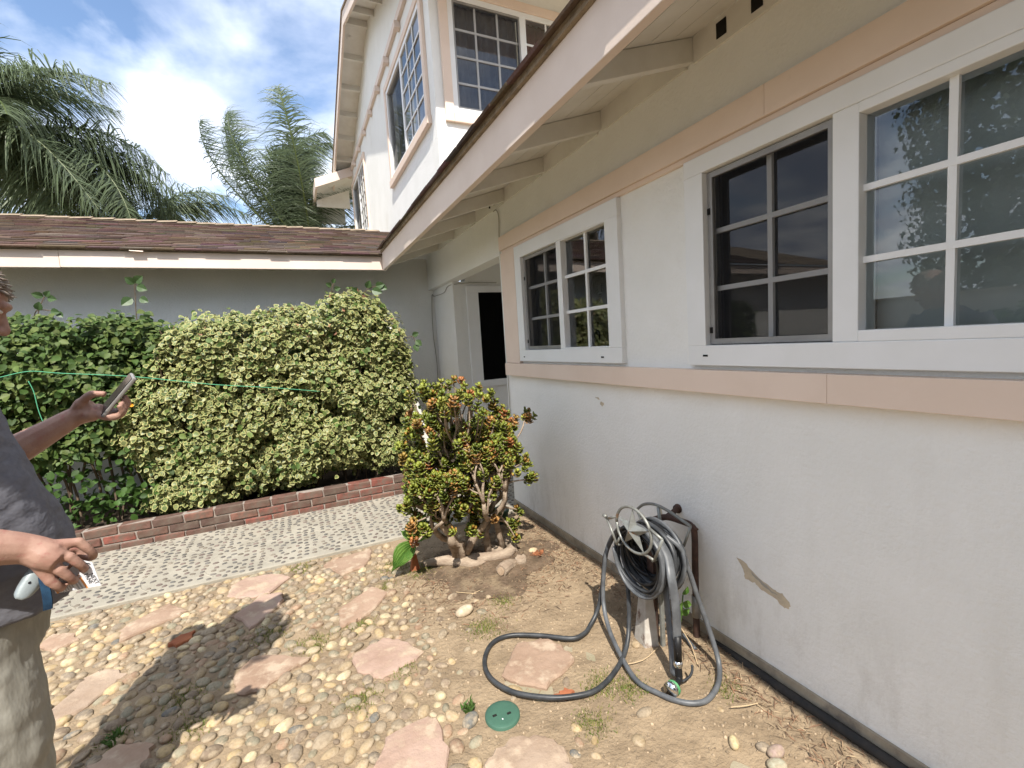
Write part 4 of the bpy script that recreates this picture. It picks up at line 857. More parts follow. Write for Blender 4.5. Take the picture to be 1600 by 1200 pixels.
# thick roots and sawn logs lying at the foot
for pts, r in ([[(.62, 2.82, .03), (.70, 2.76, .05), (.79, 2.71, .05), (.88, 2.62, .04), (.97, 2.6, .03)], [.02, .03, .042, .032, .02]], [[(.84, 2.70, .05), (.98, 2.62, .06), (1.10, 2.60, .06), (1.18, 2.66, .07)], [.035, .034, .036, .03]], [[(.98, 2.78, .05), (1.06, 2.70, .06), (1.1, 2.66, .05)], [.028, .03, .022]], [[(1.14, 2.86, .03), (1.18, 2.74, .06), (1.16, 2.62, .05)], [.02, .03, .03]]):
    mb.tube(spline(pts, 4), [a for i in range(len(r) - 1) for a in np.linspace(r[i], r[i + 1], 5)[:4]] + [r[-1]], 8)
stuff(mb.build('branches', BARK, jd, smooth=True))
lg = MB(); lg.tube(spline([(.985, 2.425, .055), (1.02, 2.45, .055), (1.07, 2.49, .04), (1.13, 2.53, .02)], 4), [.036, .037, .038, .039, .038, .039, .039, .037, .036, .034, .03, .026, .02], 12)
lg = lg.build('log', BARK, jd, smooth=False); MB().tube([(.978, 2.42, .0555), (.983, 2.423, .0552)], .024, 12).build('cut_face', mat('sawn_wood', (.50, .38, .27), (.38, .27, .18), .9, 30), lg)
st = MB(); c = Vector((1.155, 2.505, .0)); nseg = 14
prof = [(.036, -.02), (.038, .04), (.034, .075), (.026, .078), (.022, .04), (.001, .03)]
for r, z in prof: st.v += [tuple(c + Vector((r * math.cos(2 * PI * i / nseg) + z * -.15, r * math.sin(2 * PI * i / nseg) * .9 - z * .25, z + .006 * math.sin(i * 2.1)))) for i in range(nseg)]
for l in range(len(prof) - 1): st.f += [(l * nseg + i, l * nseg + (i + 1) % nseg, (l + 1) * nseg + (i + 1) % nseg, (l + 1) * nseg + i) for i in range(nseg)]
st.mi = [0] * len(st.f); st.build('hollow_stub', BARK, jd, smooth=True)
# leaf rosettes at the branch tips
ctr = Vector((.90, 2.70, .62)); good = []
# leaf masses of the crown: (x, z, half width, half height, rosettes)
MASS = [(.77, 1.12, .19, .075, 74), (.63, .95, .12, .07, 34), (.78, .97, .13, .075, 34), (.58, .81, .09, .075, 28), (.66, .68, .15, .09, 52), (.92, .79, .15, .10, 52), (1.06, .73, .17, .085, 46), (.80, .58, .21, .09, 66), (.62, .48, .15, .09, 46), (.85, .41, .15, .08, 40), (.57, .32, .06, .05, 10), (1.03, 1.07, .08, .045, 16), (1.12, .98, .06, .05, 12), (1.21, .88, .08, .045, 14), (1.01, .93, .09, .05, 12), (1.16, .65, .11, .05, 18), (1.30, .60, .06, .04, 9), (.94, .28, .05, .09, 16), (1.06, .35, .08, .06, 14), (1.19, .24, .07, .06, 14), (1.34, .90, .05, .035, 7), (1.33, .50, .04, .04, 6)]
for mx0, mz0, rx, rz, kk in MASS:
    for _ in range(int(kk * .66)):
        a_ = random.uniform(0, 2 * PI); k = math.sqrt(random.random()); dep = random.gauss(0, 1)
        q = Vector((mx0 + rx * k * math.cos(a_), 2.66 + dep * min(.13, rx * .8) * (1 if rx > .07 else .5), mz0 + rz * k * math.sin(a_) + .02 * dep))
        good.append((q, Vector((k * math.cos(a_) * .7 + random.uniform(-.3, .3), -.35 + random.uniform(-.3, .3), .75 + .4 * math.sin(a_)))))
for p, d in tips:
    if any(((p.x - m[0]) / m[2]) ** 2 + ((p.z - m[1]) / m[3]) ** 2 < 1.6 for m in MASS): good.append((p.copy(), d))
tw_ = MB()
for q, d in good:
    if random.random() < .34:
        e = ctr + (q - ctr) * random.uniform(.45, .7) + Vector((random.uniform(-.04, .04), random.uniform(-.04, .04), -.06)); m_ = (q + e) / 2 + Vector((random.uniform(-.03, .03), random.uniform(-.03, .03), random.uniform(-.03, .01)))
        tw_.tube(spline([e, m_, q], 3), [.007, .0065, .006, .0055, .005, .0045, .004], 5)
stuff(tw_.build('twigs', BARK, jd, smooth=True))
JV = [(0, 0, 0), (.20, .35, .04), (.34, .70, .05), (.20, .98, .09), (-.20, .98, .09), (-.34, .70, .05), (-.20, .35, .04), (0, .62, .16), (0, .62, -.06)]
JF = [(0, 1, 7), (1, 2, 7), (2, 3, 7), (3, 4, 7), (4, 5, 7), (5, 6, 7), (6, 0, 7), (1, 0, 8), (2, 1, 8), (3, 2, 8), (4, 3, 8), (5, 4, 8), (6, 5, 8), (0, 6, 8)]
P_, N_, T_, C_, S_ = [], [], [], [], []
for q, d in good:
    ax = (Vector(d) * .8 + Vector((random.uniform(-.4, .4), -.15 + random.uniform(-.4, .3), .55))).normalized(); red = random.random() < .15; base = np.array(random.choice([(.18, .215, .03), (.235, .265, .04), (.13, .165, .025), (.27, .28, .05)]))
    if red: base = np.array(random.choice([(.38, .15, .05), (.30, .20, .05), (.42, .22, .07)]))
    for stage in range(2 + (random.random() < .5)):
        c0 = np.array(q) - np.array(ax) * stage * .019
        for k in range(6 + stage):
            a = 2 * PI * (k + stage * .5) / (6 + stage) + random.uniform(-.25, .25); u = ax.orthogonal().normalized(); w_ = ax.cross(u); rad = u * math.cos(a) + w_ * math.sin(a); tilt = .35 + .38 * (2 - stage) * .6 + random.uniform(-.1, .2)
            t_ = rad * math.cos(tilt) + ax * math.sin(tilt); n_ = ax * math.cos(tilt) - rad * math.sin(tilt)
            P_.append(c0 + np.array(rad) * .003); T_.append(t_); N_.append(n_); S_.append(random.uniform(.026, .040)); f = random.uniform(.6, 1.4); C_.append((base * (.75, .5, .4) + np.array((.12, .03, .01)) if (not red and random.random() < .10) else base) * f)
stuff(scatter_mesh('foliage', JV, JF, [0] * 14, np.array(P_), frames(np.array(N_), np.array(T_)), np.array(S_).reshape(-1, 1) * np.array([[1.0, 1, .8]]), [LJ], np.array(C_), jd, False))
# dead curly leaf clump beside the roots
weedl = []
n = 46; dl = np.stack([RNG.normal(1.30, .025, n), RNG.normal(2.545, .02, n), RNG.uniform(.01, .04, n)], 1)
tag(stuff(scatter_mesh('dry_leaf_clump', leaf_template(0)[0], leaf_template(0)[1], [0] * 4, dl, frames(RNG.normal(0, 1, (n, 3)), RNG.normal(0, 1, (n, 3))), RNG.uniform(.02, .035, (n, 1)) * np.ones((1, 3)), [LITTER], np.array([.33, .13, .06]) * RNG.uniform(.6, 1.3, (n, 1)))), 'clump of curled red-brown dead leaves by the wall', 'dead leaves')
# broad-leaf seedling in a terracotta shard
sd = thing('broad_leaf_seedling', 'young plant with two broad ribbed green leaves at the path edge', 'plant', (.555, 2.82, 0))
def broadleaf(base, tip, width, up, k=9, m=LBIG):
    base, tip, up = Vector(base), Vector(tip), Vector(up).normalized(); ax = tip - base; L = ax.length; ax.normalize(); side = ax.cross(up).normalized(); nrm = side.cross(ax); mb = MB()
    for i in range(k + 1):
        t = i / k; w_ = width * math.sin(PI * min(1, t * .93 + .07)) ** .8; c_ = base + ax * L * t + nrm * (.18 * L * math.sin(PI * t) - .10 * L * t)
        for j in range(17): s_ = (j - 8) / 8; mb.v.append(tuple(c_ + side * w_ * s_ * (1 + .05 * math.sin(i * 3.1 + j)) + nrm * (.05 * L * (1 if j % 2 else 0) * (1 - abs(s_) * .5) + .12 * L * abs(s_)) + ax * (-.14 * L * abs(s_) + (.03 * L if j % 2 and i == k else 0))))
    for i in range(k):
        for j in range(16): mb.f.append((i * 17 + j, i * 17 + j + 1, i * 17 + j + 18, i * 17 + j + 17)); mb.mi.append(0)
    return mb.build('leaf', m, sd, smooth=False)
broadleaf((.545, 2.82, .16), (.40, 2.74, .07), .062, (0, -.6, .8)); broadleaf((.57, 2.83, .22), (.66, 2.80, .37), .075, (-.3, -.9, .3)); broadleaf((.55, 2.83, .2), (.50, 2.88, .26), .03, (0, -.5, .8))
MB().tube(spline([(.555, 2.82, .05), (.55, 2.82, .16), (.57, 2.83, .23)], 4), .006, 6).build('stem', BARK, sd)
ps = MB(); ps.add([(.53, 2.79, -.01), (.59, 2.79, -.01), (.595, 2.83, -.01), (.525, 2.83, -.01), (.545, 2.795, .105), (.57, 2.795, .12), (.572, 2.81, .12), (.543, 2.81, .10)], [(3, 2, 1, 0), (4, 5, 6, 7), (0, 1, 5, 4), (1, 2, 6, 5), (2, 3, 7, 6), (3, 0, 4, 7)]).build('pot_shard', TERRA, sd)
# clutter of white pots seen through the jade, on the path
for (x, y, r, h, m, lab) in [(1.20, 3.10, .075, .13, POSTW, 'small white pot of pebbles half hidden behind the jade plant'), (1.33, 3.2, .06, .10, GREENP, 'small green pot behind the jade plant beside the wall')]:
    t = thing('flower_pot', lab, 'pot', (x, y, 0)); pm = MB(); ns = 20; pr = [(r * .7, -.01), (r, h), (r * 1.08, h), (r * 1.08, h + .02), (r * .94, h + .02), (r * .9, h - .01), (.001, h - .01)]
    for a, z in pr: pm.v += [(x + a * math.cos(2 * PI * i / ns), y + a * math.sin(2 * PI * i / ns), z) for i in range(ns)]
    for l in range(len(pr) - 1): pm.f += [(l * ns + i, l * ns + (i + 1) % ns, (l + 1) * ns + (i + 1) % ns, (l + 1) * ns + i) for i in range(ns)]
    pm.mi = [0] * len(pm.f); pm.build('pot', m, t, smooth=True)
    k = 26; a = RNG.uniform(0, 6.28, k); rr = r * .85 * np.sqrt(RNG.random(k))
    stuff(scatter_mesh('gravel', ICO_V, ICO_F, [0] * 20, np.stack([x + rr * np.cos(a), y + rr * np.sin(a), np.full(k, h + .005)], 1), frames(RNG.normal(0, 1, (k, 3)), RNG.normal(0, 1, (k, 3))), RNG.uniform(.010, .018, (k, 1)) * np.ones((1, 3)), [LITTER], np.array([.55, .53, .48]) * RNG.uniform(.5, 1.2, (k, 1)), t, True))

# ------------------------------------------------------------------ hose holder, hose, tap pipe
rl = thing('hose_holder', 'grey metal garden hose holder with a star in a ring, on stakes', 'hose holder', (1.345, 1.55, 0))
SX, SY, SZ = 1.24, 1.522, .567; BX = 1.42
def circ(x, y, z, ry, rz, n=28, a0=0, a1=2 * PI): return [(x, y + ry * math.cos(a0 + (a1 - a0) * i / n), z + rz * math.sin(a0 + (a1 - a0) * i / n)) for i in range(n + 1)]
MB().tube(circ(SX, SY, SZ, .112, .098), .0065, 8).build('star_ring', IRON, rl, smooth=True)
sm = MB(); po = []                                   # raised five pointed star
for i in range(10):
    a = PI / 2 + PI * i / 5; r = .108 if i % 2 == 0 else .040; po.append((SX, SY + r * math.cos(a), SZ + r * math.sin(a) * .92))
sm.add(po + [(SX - .028, SY, SZ), (SX + .02, SY, SZ)], [(i, (i + 1) % 10, 10) for i in range(10)] + [((i + 1) % 10, i, 11) for i in range(10)]); sm.build('star', IRON, rl)
def bar(name, a, b, r=.006): return MB().tube([a, b], r, 7).build(name, IRON, rl, smooth=True)
bar('side_bar', (SX, 1.705, .556), (SX, 1.640, .458)); bar('side_bar', (SX, 1.640, .458), (SX, 1.615, .50)); bar('side_bar', (SX, 1.705, .556), (SX, 1.635, .59)); bar('side_bar', (SX, 1.712, .562), (SX, 1.730, .566), .009)
bar('side_bar', (SX, 1.348, .588), (SX, 1.398, .482)); bar('side_bar', (SX, 1.398, .482), (SX, 1.47, .485)); bar('side_bar', (SX, 1.348, .588), (SX, 1.425, .61))
MB().tube(spline([(BX, 1.71, .56), (BX, 1.66, .60), (BX, 1.59, .622), (BX, 1.513, .62), (BX, 1.44, .606), (BX, 1.376, .591)], 5), .007, 8).build('back_arch', IRON, rl, smooth=True)
bar('side_bar', (BX, 1.376, .591), (BX, 1.416, .49)); bar('side_bar', (BX, 1.71, .56), (BX, 1.66, .47)); bar('strut', (BX, 1.563, .615), (BX, 1.55, .50), .008)
MB().tube(spline([(BX + .02, 1.66, .46), (1.33, 1.64, .45), (SX, 1.63, .46)], 4), .006, 7).build('saddle_bar', IRON, rl, smooth=True)
MB().tube(spline([(BX, 1.42, .48), (1.33, 1.43, .465), (SX, 1.41, .475)], 4), .006, 7).build('saddle_bar', IRON, rl, smooth=True)
saddle = MB()
for i in range(11):
    a = PI * (.08 + .84 * i / 10); saddle.v += [(SX + .02, 1.522 + .095 * math.cos(a), .47 + .07 * math.sin(a)), (BX, 1.522 + .095 * math.cos(a), .47 + .07 * math.sin(a))]
for i in range(10): saddle.f.append((2 * i, 2 * i + 1, 2 * i + 3, 2 * i + 2)); saddle.mi.append(0)
saddle.build('saddle', IRON, rl, smooth=True)
MB().box(1.352, 1.375, 1.535, 1.575, -.05, .5).build('stake', RUST, rl, bevel=.003); MB().box(1.36, 1.38, 1.50, 1.515, -.05, .48).build('stake', IRON, rl, bevel=.003)
wp = MB(); wp.hexa([(1.285, 1.53, -.04), (1.355, 1.51, -.04), (1.37, 1.60, -.04), (1.30, 1.63, -.04), (1.325, 1.56, .30), (1.36, 1.55, .30), (1.365, 1.59, .30), (1.33, 1.60, .30)])
tag(wp.build('wooden_post', POSTW, bevel=.006), 'short tapered white painted post stained brown at its foot', 'post')
hs = thing('garden_hose', 'long dark grey garden hose coiled on the star holder and looped over the dirt', 'hose', (1.3, 1.5, 0))
random.seed(21); co = []; T = 11; M_ = 26
for i in range(T * M_ + 1):
    a = 2 * PI * i / M_ + PI * .4; tn = i / (T * M_); k = 1 + .10 * math.sin(tn * 17) + .05 * math.sin(tn * 41 + 1); ry = (.122 + .03 * tn) * k; rz = (.135 + .03 * tn) * k
    co.append((1.262 + .135 * (.5 + .5 * math.sin(tn * 10)) + .006 * math.sin(a * 3), 1.535 + ry * math.cos(a), .432 + rz * math.sin(a) * (1.0 if math.sin(a) < 0 else .78)))
MB().tube(co, .0115, 8, flat=.6).build('coil', [HOSE], hs, smooth=True)
co2 = []
for i in range(4 * M_ + 1):
    a = 2 * PI * i / M_; tn = i / (4 * M_); co2.append((1.40 - .15 * tn, 1.53 + (.135 + .02 * math.sin(tn * 9)) * math.cos(a), .43 + (.15 + .02 * math.sin(tn * 7 + 2)) * math.sin(a) * (1 if math.sin(a) < 0 else .85)))
co_shade = []
for i in range(6 * M_ + 1):
    a = 2 * PI * i / M_; tn = i / (6 * M_); co_shade.append((1.27 + .12 * (.5 + .5 * math.sin(tn * 21)), 1.53 + (.10 + .012 * math.sin(tn * 9)) * math.cos(a), .435 + (.112 + .015 * math.sin(tn * 7 + 2)) * math.sin(a)))
MB().tube(co_shade, .0115, 8, flat=.6).build('coil', TAPEB, hs, smooth=True)  # inner turns coloured black to stand in for shade inside the coil
MB().tube(co2, .0125, 8, flat=.55).build('coil', HOSEL, hs, smooth=True)
HA = [(1.3, 1.70, .50), (1.3, 1.759, .42), (1.28, 1.792, .323), (1.26, 1.799, .172), (1.22, 1.79, .07), (1.16, 1.77, .022), (1.11, 1.745, .014), (1.038, 1.747, .012), (.922, 1.841, .012), (.8, 1.913, .012), (.704, 1.903, .012), (.63, 1.816, .012), (.611, 1.703, .012), (.657, 1.589, .012), (.753, 1.501, .012), (.848, 1.451, .012), (.954, 1.431, .012), (1.08, 1.475, .014), (1.19, 1.54, .035), (1.25, 1.589, .116), (1.28, 1.625, .24), (1.3, 1.662, .303), (1.31, 1.66, .40)]
MB().tube(spline(HA, 8), .0105, 10).build('loop', HOSE, hs, smooth=True)
HB = [(1.31, 1.72, .48), (1.3, 1.773, .406), (1.27, 1.779, .313), (1.24, 1.766, .14), (1.20, 1.68, .055), (1.155, 1.54, .022), (1.119, 1.39, .014), (1.149, 1.295, .012), (1.181, 1.237, .012), (1.228, 1.196, .012), (1.289, 1.185, .012), (1.382, 1.22, .014), (1.45, 1.275, .04), (1.46, 1.324, .138), (1.44, 1.366, .278), (1.41, 1.39, .415), (1.38, 1.396, .498), (1.35, 1.444, .541)]
MB().tube(spline(HB, 8), .0105, 10).build('loop', HOSEL, hs, smooth=True)
MB().tube(spline([(1.31, 1.44, .53), (1.3, 1.384, .486), (1.27, 1.335, .42), (1.27, 1.318, .31), (1.265, 1.311, .185)], 6), .019, 10, flat=.35).build('loop', HOSEL, hs, smooth=True)
MB().tube(spline([(1.33, 1.44, .42), (1.31, 1.412, .31), (1.29, 1.381, .209), (1.27, 1.35, .12), (1.25, 1.325, .03)], 6), .018, 10, flat=.35).build('loop', HOSEL, hs, smooth=True)
MB().tube([(1.265, 1.311, .20), (1.262, 1.307, .10)], .0155, 10).build('tape_wrap', TAPEB, hs, smooth=True)
nz = thing('spray_nozzle', 'black spray nozzle with chrome head resting on the dirt at the hose end', 'nozzle', (1.25, 1.29, 0))
MB().tube([(1.262, 1.307, .10), (1.2615, 1.3065, .088), (1.2612, 1.306, .080), (1.261, 1.3055, .072)], [.015, .018, .018, .014], 12).build('coupling', CHROME, nz, smooth=True)
MB().tube(spline([(1.261, 1.3055, .074), (1.26, 1.303, .05), (1.255, 1.298, .032), (1.235, 1.285, .028), (1.215, 1.277, .03)], 4), [.014] * 9 + [.012] * 4 + [.011] * 4, 10).build('handle', TAPEB, nz, smooth=True)
MB().tube([(1.222, 1.279, .030), (1.205, 1.274, .031), (1.185, 1.27, .032), (1.178, 1.268, .0325)], [.013, .024, .029, .028], 18).build('head', CHROME, nz, smooth=True)
MB().tube([(1.205, 1.274, .031), (1.200, 1.2725, .0312)], [.0285, .0285], 18).build('green_ring', mat('green_ring', (.08, .26, .11), rough=.5), nz, smooth=True)
MB().tube(spline([(1.262, 1.290, .020), (1.29, 1.277, .04), (1.305, 1.277, .06), (1.31, 1.283, .078)], 4), .005, 6).build('trigger', HOSE, nz, smooth=True)
tp = thing('tap_pipe', 'rusty brown water pipe rising from the dirt and bending into the wall', 'pipe', (1.545, 1.475, 0))
MB().tube(spline([(1.543, 1.477, -.03), (1.546, 1.478, .3), (1.55, 1.48, .49), (1.545, 1.495, .525), (1.53, 1.53, .535), (1.50, 1.60, .54), (1.47, 1.655, .515)], 6), .0145, 10).build('pipe', RUST, tp, smooth=True)
MB().tube([(1.545, 1.478, .10), (1.546, 1.478, .2)], .019, 10).build('coupling', SCREENF, tp, smooth=True)
MB().tube([(1.50, 1.60, .54), (1.55, 1.61, .548), (1.60, 1.625, .555)], .013, 10).build('wall_stub', RUST, tp, smooth=True)
MB().tube([(1.588, 1.62, .553), (1.60, 1.624, .555)], .022, 12).build('flange', RUST, tp, smooth=True)
MB().tube([(1.555, 1.476, .525), (1.546, 1.482, .515)], [.017, .018], 10).build('elbow', RUST, tp, smooth=True)
lm = MB(); lm.add((SPH_V * [.019, .019, .017] + [1.475, 1.535, .028]).tolist(), SPH_F); tag(lm.build('lemon', YEL, smooth=True), 'small yellow fruit on the dirt behind the hanging hose', 'fruit')
tag(MB().tube(spline([(1.48, 1.50, .02), (1.47, 1.45, .015), (1.462, 1.41, .012)], 4), .010, 8).build('hose_stub', HOSEL, smooth=True), 'short cut piece of grey hose lying near the rusty pipe', 'hose piece')
wd = thing('weed', 'small leafy weed growing between the hose coil and the pipe', 'weed', (1.45, 1.50, 0))
MB().tube([(1.45, 1.50, 0), (1.455, 1.48, .12), (1.45, 1.46, .24)], .003, 5).build('stem', LBIG, wd)
for (x, y, z, a) in [(1.45, 1.46, .24, .4), (1.45, 1.465, .20, 1.9), (1.452, 1.47, .19, -1.6), (1.455, 1.48, .14, 1.2)]:
    v, f, _ = leaf_template(0); R = Matrix.Rotation(a, 3, 'Y') @ Matrix.Rotation(PI * .6, 3, 'X'); MB().add([Vector((x, y, z)) + R @ (Vector(q) * .045) for q in v], f).build('leaf', LBIG, wd)

# ------------------------------------------------------------------ palms beyond the garage
def frond_mesh(L, rise, droop, seed):
    r = random.Random(seed); pts = []; k = 26
    for i in range(k + 1):
        t = i / k; pts.append(Vector((L * (t * .93), .10 * L * math.sin(t * 2 + seed), L * (rise * t - droop * t ** 2.3))))
    V, F, Cc = [], [], []
    def add(vs, fs, c):
        b = len(V); V.extend(vs); F.extend([tuple(i + b for i in f) for f in fs]); Cc.extend([(*c, 1)] * len(vs))
    rs = [.028 * (1 - .85 * i / k) for i in range(k + 1)]; mb = MB().tube(pts, rs, 5); add(mb.v, mb.f, (.16, .20, .06))
    for i in range(2, 150):
        t = .10 + .90 * i / 150; a = t * k; j = min(int(a), k - 1); p = pts[j].lerp(pts[j + 1], a - j); tn = (pts[j + 1] - pts[j]).normalized(); side0 = tn.cross(Vector((0, 0, 1))).normalized(); upv = side0.cross(tn)
        for s in (-1, 1):
            l = L * .41 * (math.sin(PI * (t * .8 + .14)) ** .7) * r.uniform(.6, 1.2); d = (side0 * s * r.uniform(.5, 1) + tn * r.uniform(.25, .75) + upv * r.uniform(-.45, .6)).normalized(); w = r.uniform(.006, .0125) * (L / 2.6); q = p.copy(); ws = upv.cross(d).normalized() if upv.cross(d).length > .1 else tn; vs = []
            for m in range(5):
                ww = w * (1 - (m / 4) ** 2 * .92); vs += [q - ws * ww, q + ws * ww]; d = (d + Vector((0, 0, -.26 - .2 * m))).normalized(); q = q + d * l / 4
            g = r.uniform(.75, 1.3); add([tuple(v) for v in vs], [(2 * m, 2 * m + 1, 2 * m + 3, 2 * m + 2) for m in range(4)], (.125 * g, .16 * g, .085 * g))
    me = bpy.data.meshes.new('frond'); me.from_pydata([tuple(v) for v in V], [], F); me.materials.append(PALML)
    at = me.color_attributes.new('col', 'FLOAT_COLOR', 'POINT'); at.data.foreach_set('color', np.array(Cc, np.float32).ravel()); return me
FR = [frond_mesh(2.7, r_, d_, i) for i, (r_, d_) in enumerate([(.55, .75), (.9, .85), (.25, .6), (1.3, .8), (.6, 1.0), (1.8, .75)])]
def palm(label, base, h, fronds, scale=1.0):
    p = thing('palm_tree', label, 'palm tree', base, 'palm trees beyond the garage')
    MB().tube([Vector(base) + Vector((.06 * math.sin(i), .05 * math.cos(i * 1.7), h * i / 8)) for i in range(9)], [.19 - .008 * i for i in range(9)], 12).build('trunk', PALMT, p, smooth=True)
    for (az, tilt, kind, s) in fronds:
        o = bpy.data.objects.new('frond', FR[kind]); COL.objects.link(o); o.parent = p; o.location = (0, 0, h - .1); o.rotation_euler = (0, -math.radians(tilt), math.radians(az)); o.scale = [scale * s] * 3
rr = random.Random(4)
palm('tall palm with a dense drooping crown at the left of the sky', (-4.75, 11.0, 0), 5.15,
     [(rr.uniform(0, 360), rr.uniform(-30, 62), rr.choice([0, 1, 1, 4, 4]), rr.uniform(.85, 1.2)) for _ in range(26)] + [(a, t, k, s) for a, t, k, s in [(-8, 5, 0, 1.15), (-20, 20, 1, 1.1), (5, -10, 4, 1.1), (-35, 0, 4, 1.1), (10, 25, 1, 1.0), (-60, 10, 0, 1), (-75, 30, 1, .9), (-15, -25, 2, 1.1)]], 1.0)
palm('palm with upright feathery fronds right of centre behind the garage roof', (.42, 13.6, 0), 4.1,
     [(-5, 52, 3, 1.05), (185, 74, 3, .5), (90, 66, 5, 1.1), (-90, 64, 5, 1.15), (0, 62, 5, 1.1), (5, 34, 1, 1.2), (178, 62, 1, .5), (-40, 58, 3, 1.05), (-8, 22, 0, 1.2), (10, 44, 3, 1.2), (-20, 40, 1, 1.1), (190, 56, 3, .5), (-60, 50, 3, .9), (0, 72, 5, 1.1), (35, 66, 5, 1.0), (-30, 70, 5, 1.05), (0, 47, 3, 1.25), (-75, 70, 3, 1.1), (-110, 66, 3, 1.0), (100, 60, 3, 1.0), (60, 55, 3, 1.05)], .92)
palm('low palm whose arching fronds just clear the garage ridge', (-3.05, 12.6, 0), 3.75, [(0, 22, 1, 1.05), (-12, 30, 1, 1.0), (20, 18, 0, 1.0), (180, 35, 1, .8), (150, 50, 3, .6), (-90, 40, 1, .7), (8, 34, 1, .8)], 1.0)
palm('tiny distant palm just left of the upper storey', (1.55, 27, 0), 7.9, [(i * 51, rr.uniform(-5, 45), rr.choice([0, 1, 4]), 1) for i in range(9)], .8)

# ------------------------------------------------------------------ what the windows reflect: the left side of the yard; then unseen trees added to block light
bw = thing('block_wall', 'pale block garden wall on the far left of the yard', 'wall', (-7.4, 0, 0))
box('wall', BACKW, bw, -7.55, -7.4, -8, 12, -.05, 1.75); box('cap', CONC, bw, -7.58, -7.37, -8, 12, 1.751, 1.80)
def bush(name, label, cat, c, rad, n, cols, trunk, lsz=(.10, .2)):
    t = thing(name, label, cat, (c[0], c[1], 0)); u = RNG.normal(0, 1, (n, 3)); u /= np.linalg.norm(u, axis=1, keepdims=True); k = RNG.uniform(.45, 1, (n, 1)) ** .5
    lump = 1 + .16 * np.sin(u[:, :1] * 7 + u[:, 2:] * 5) + .12 * np.sin(u[:, 1:2] * 11 - u[:, 2:] * 9); P = u * k * lump * np.array(rad) + np.array(c)
    v, f, m = leaf_template(0); g = np.array(cols)[RNG.integers(0, len(cols), n)] * RNG.uniform(.7, 1.3, (n, 1))
    stuff(scatter_mesh('crown', v, f, m, P, frames(u + RNG.normal(0, .5, (n, 3)), RNG.normal(0, 1, (n, 3))), RNG.uniform(*lsz, (n, 1)) * np.ones((1, 3)), [LG], g, t))
    lx = -1.2 if name == 'shade_tree' else 0
    MB().tube(spline([(c[0] + lx, c[1] + lx * .6, -.05), (c[0] + .05 + lx * .9, c[1] + lx * .5, c[2] * .6), (c[0], c[1], c[2])], 5), [trunk * (1 - .05 * i) for i in range(11)], 9).build('trunk', TWIG, t, smooth=True); return t
bush('cypress_tree', 'tall dark columnar cypress behind the left garden wall', 'tree', (-11.5, 4.9, 5.2), (1.6, 1.7, 4.8), 15000, [(.035, .06, .025), (.05, .08, .03)], .25, (.08, .16))
bush('yard_bush', 'rounded green bush in front of the left garden wall', 'bush', (-6.6, 2.2, .75), (.6, 1.6, .8), 3000, [(.05, .10, .03), (.08, .13, .04)], .05)
for i in range(6):  # unseen tree row, added to darken the garage wall and ground shadows
    bush('blocker_tree', 'unseen evergreen added behind the viewer to block low sky light, tree %s from the left wall' % ('first', 'second', 'third', 'fourth', 'fifth', 'sixth')[i], 'tree', (-7.5 + i * 2.1, -7.2 + .4 * math.sin(i * 2), 4.0), (1.6, 1.2, 4.3), 3600, [(.035, .065, .022), (.05, .085, .03)], .14, (.18, .36))['group'] = 'added light-blocking evergreens behind the viewer'
# unseen tree added for its shadow, crown shaped to shade the standing person
bush('shade_tree', 'small unseen leafy tree outside the left edge, added to shade the person', 'tree', (-1.03, .73, 2.58), (.18, .17, .15), 1500, [(.05, .11, .025), (.08, .14, .035)], .025, (.05, .085))

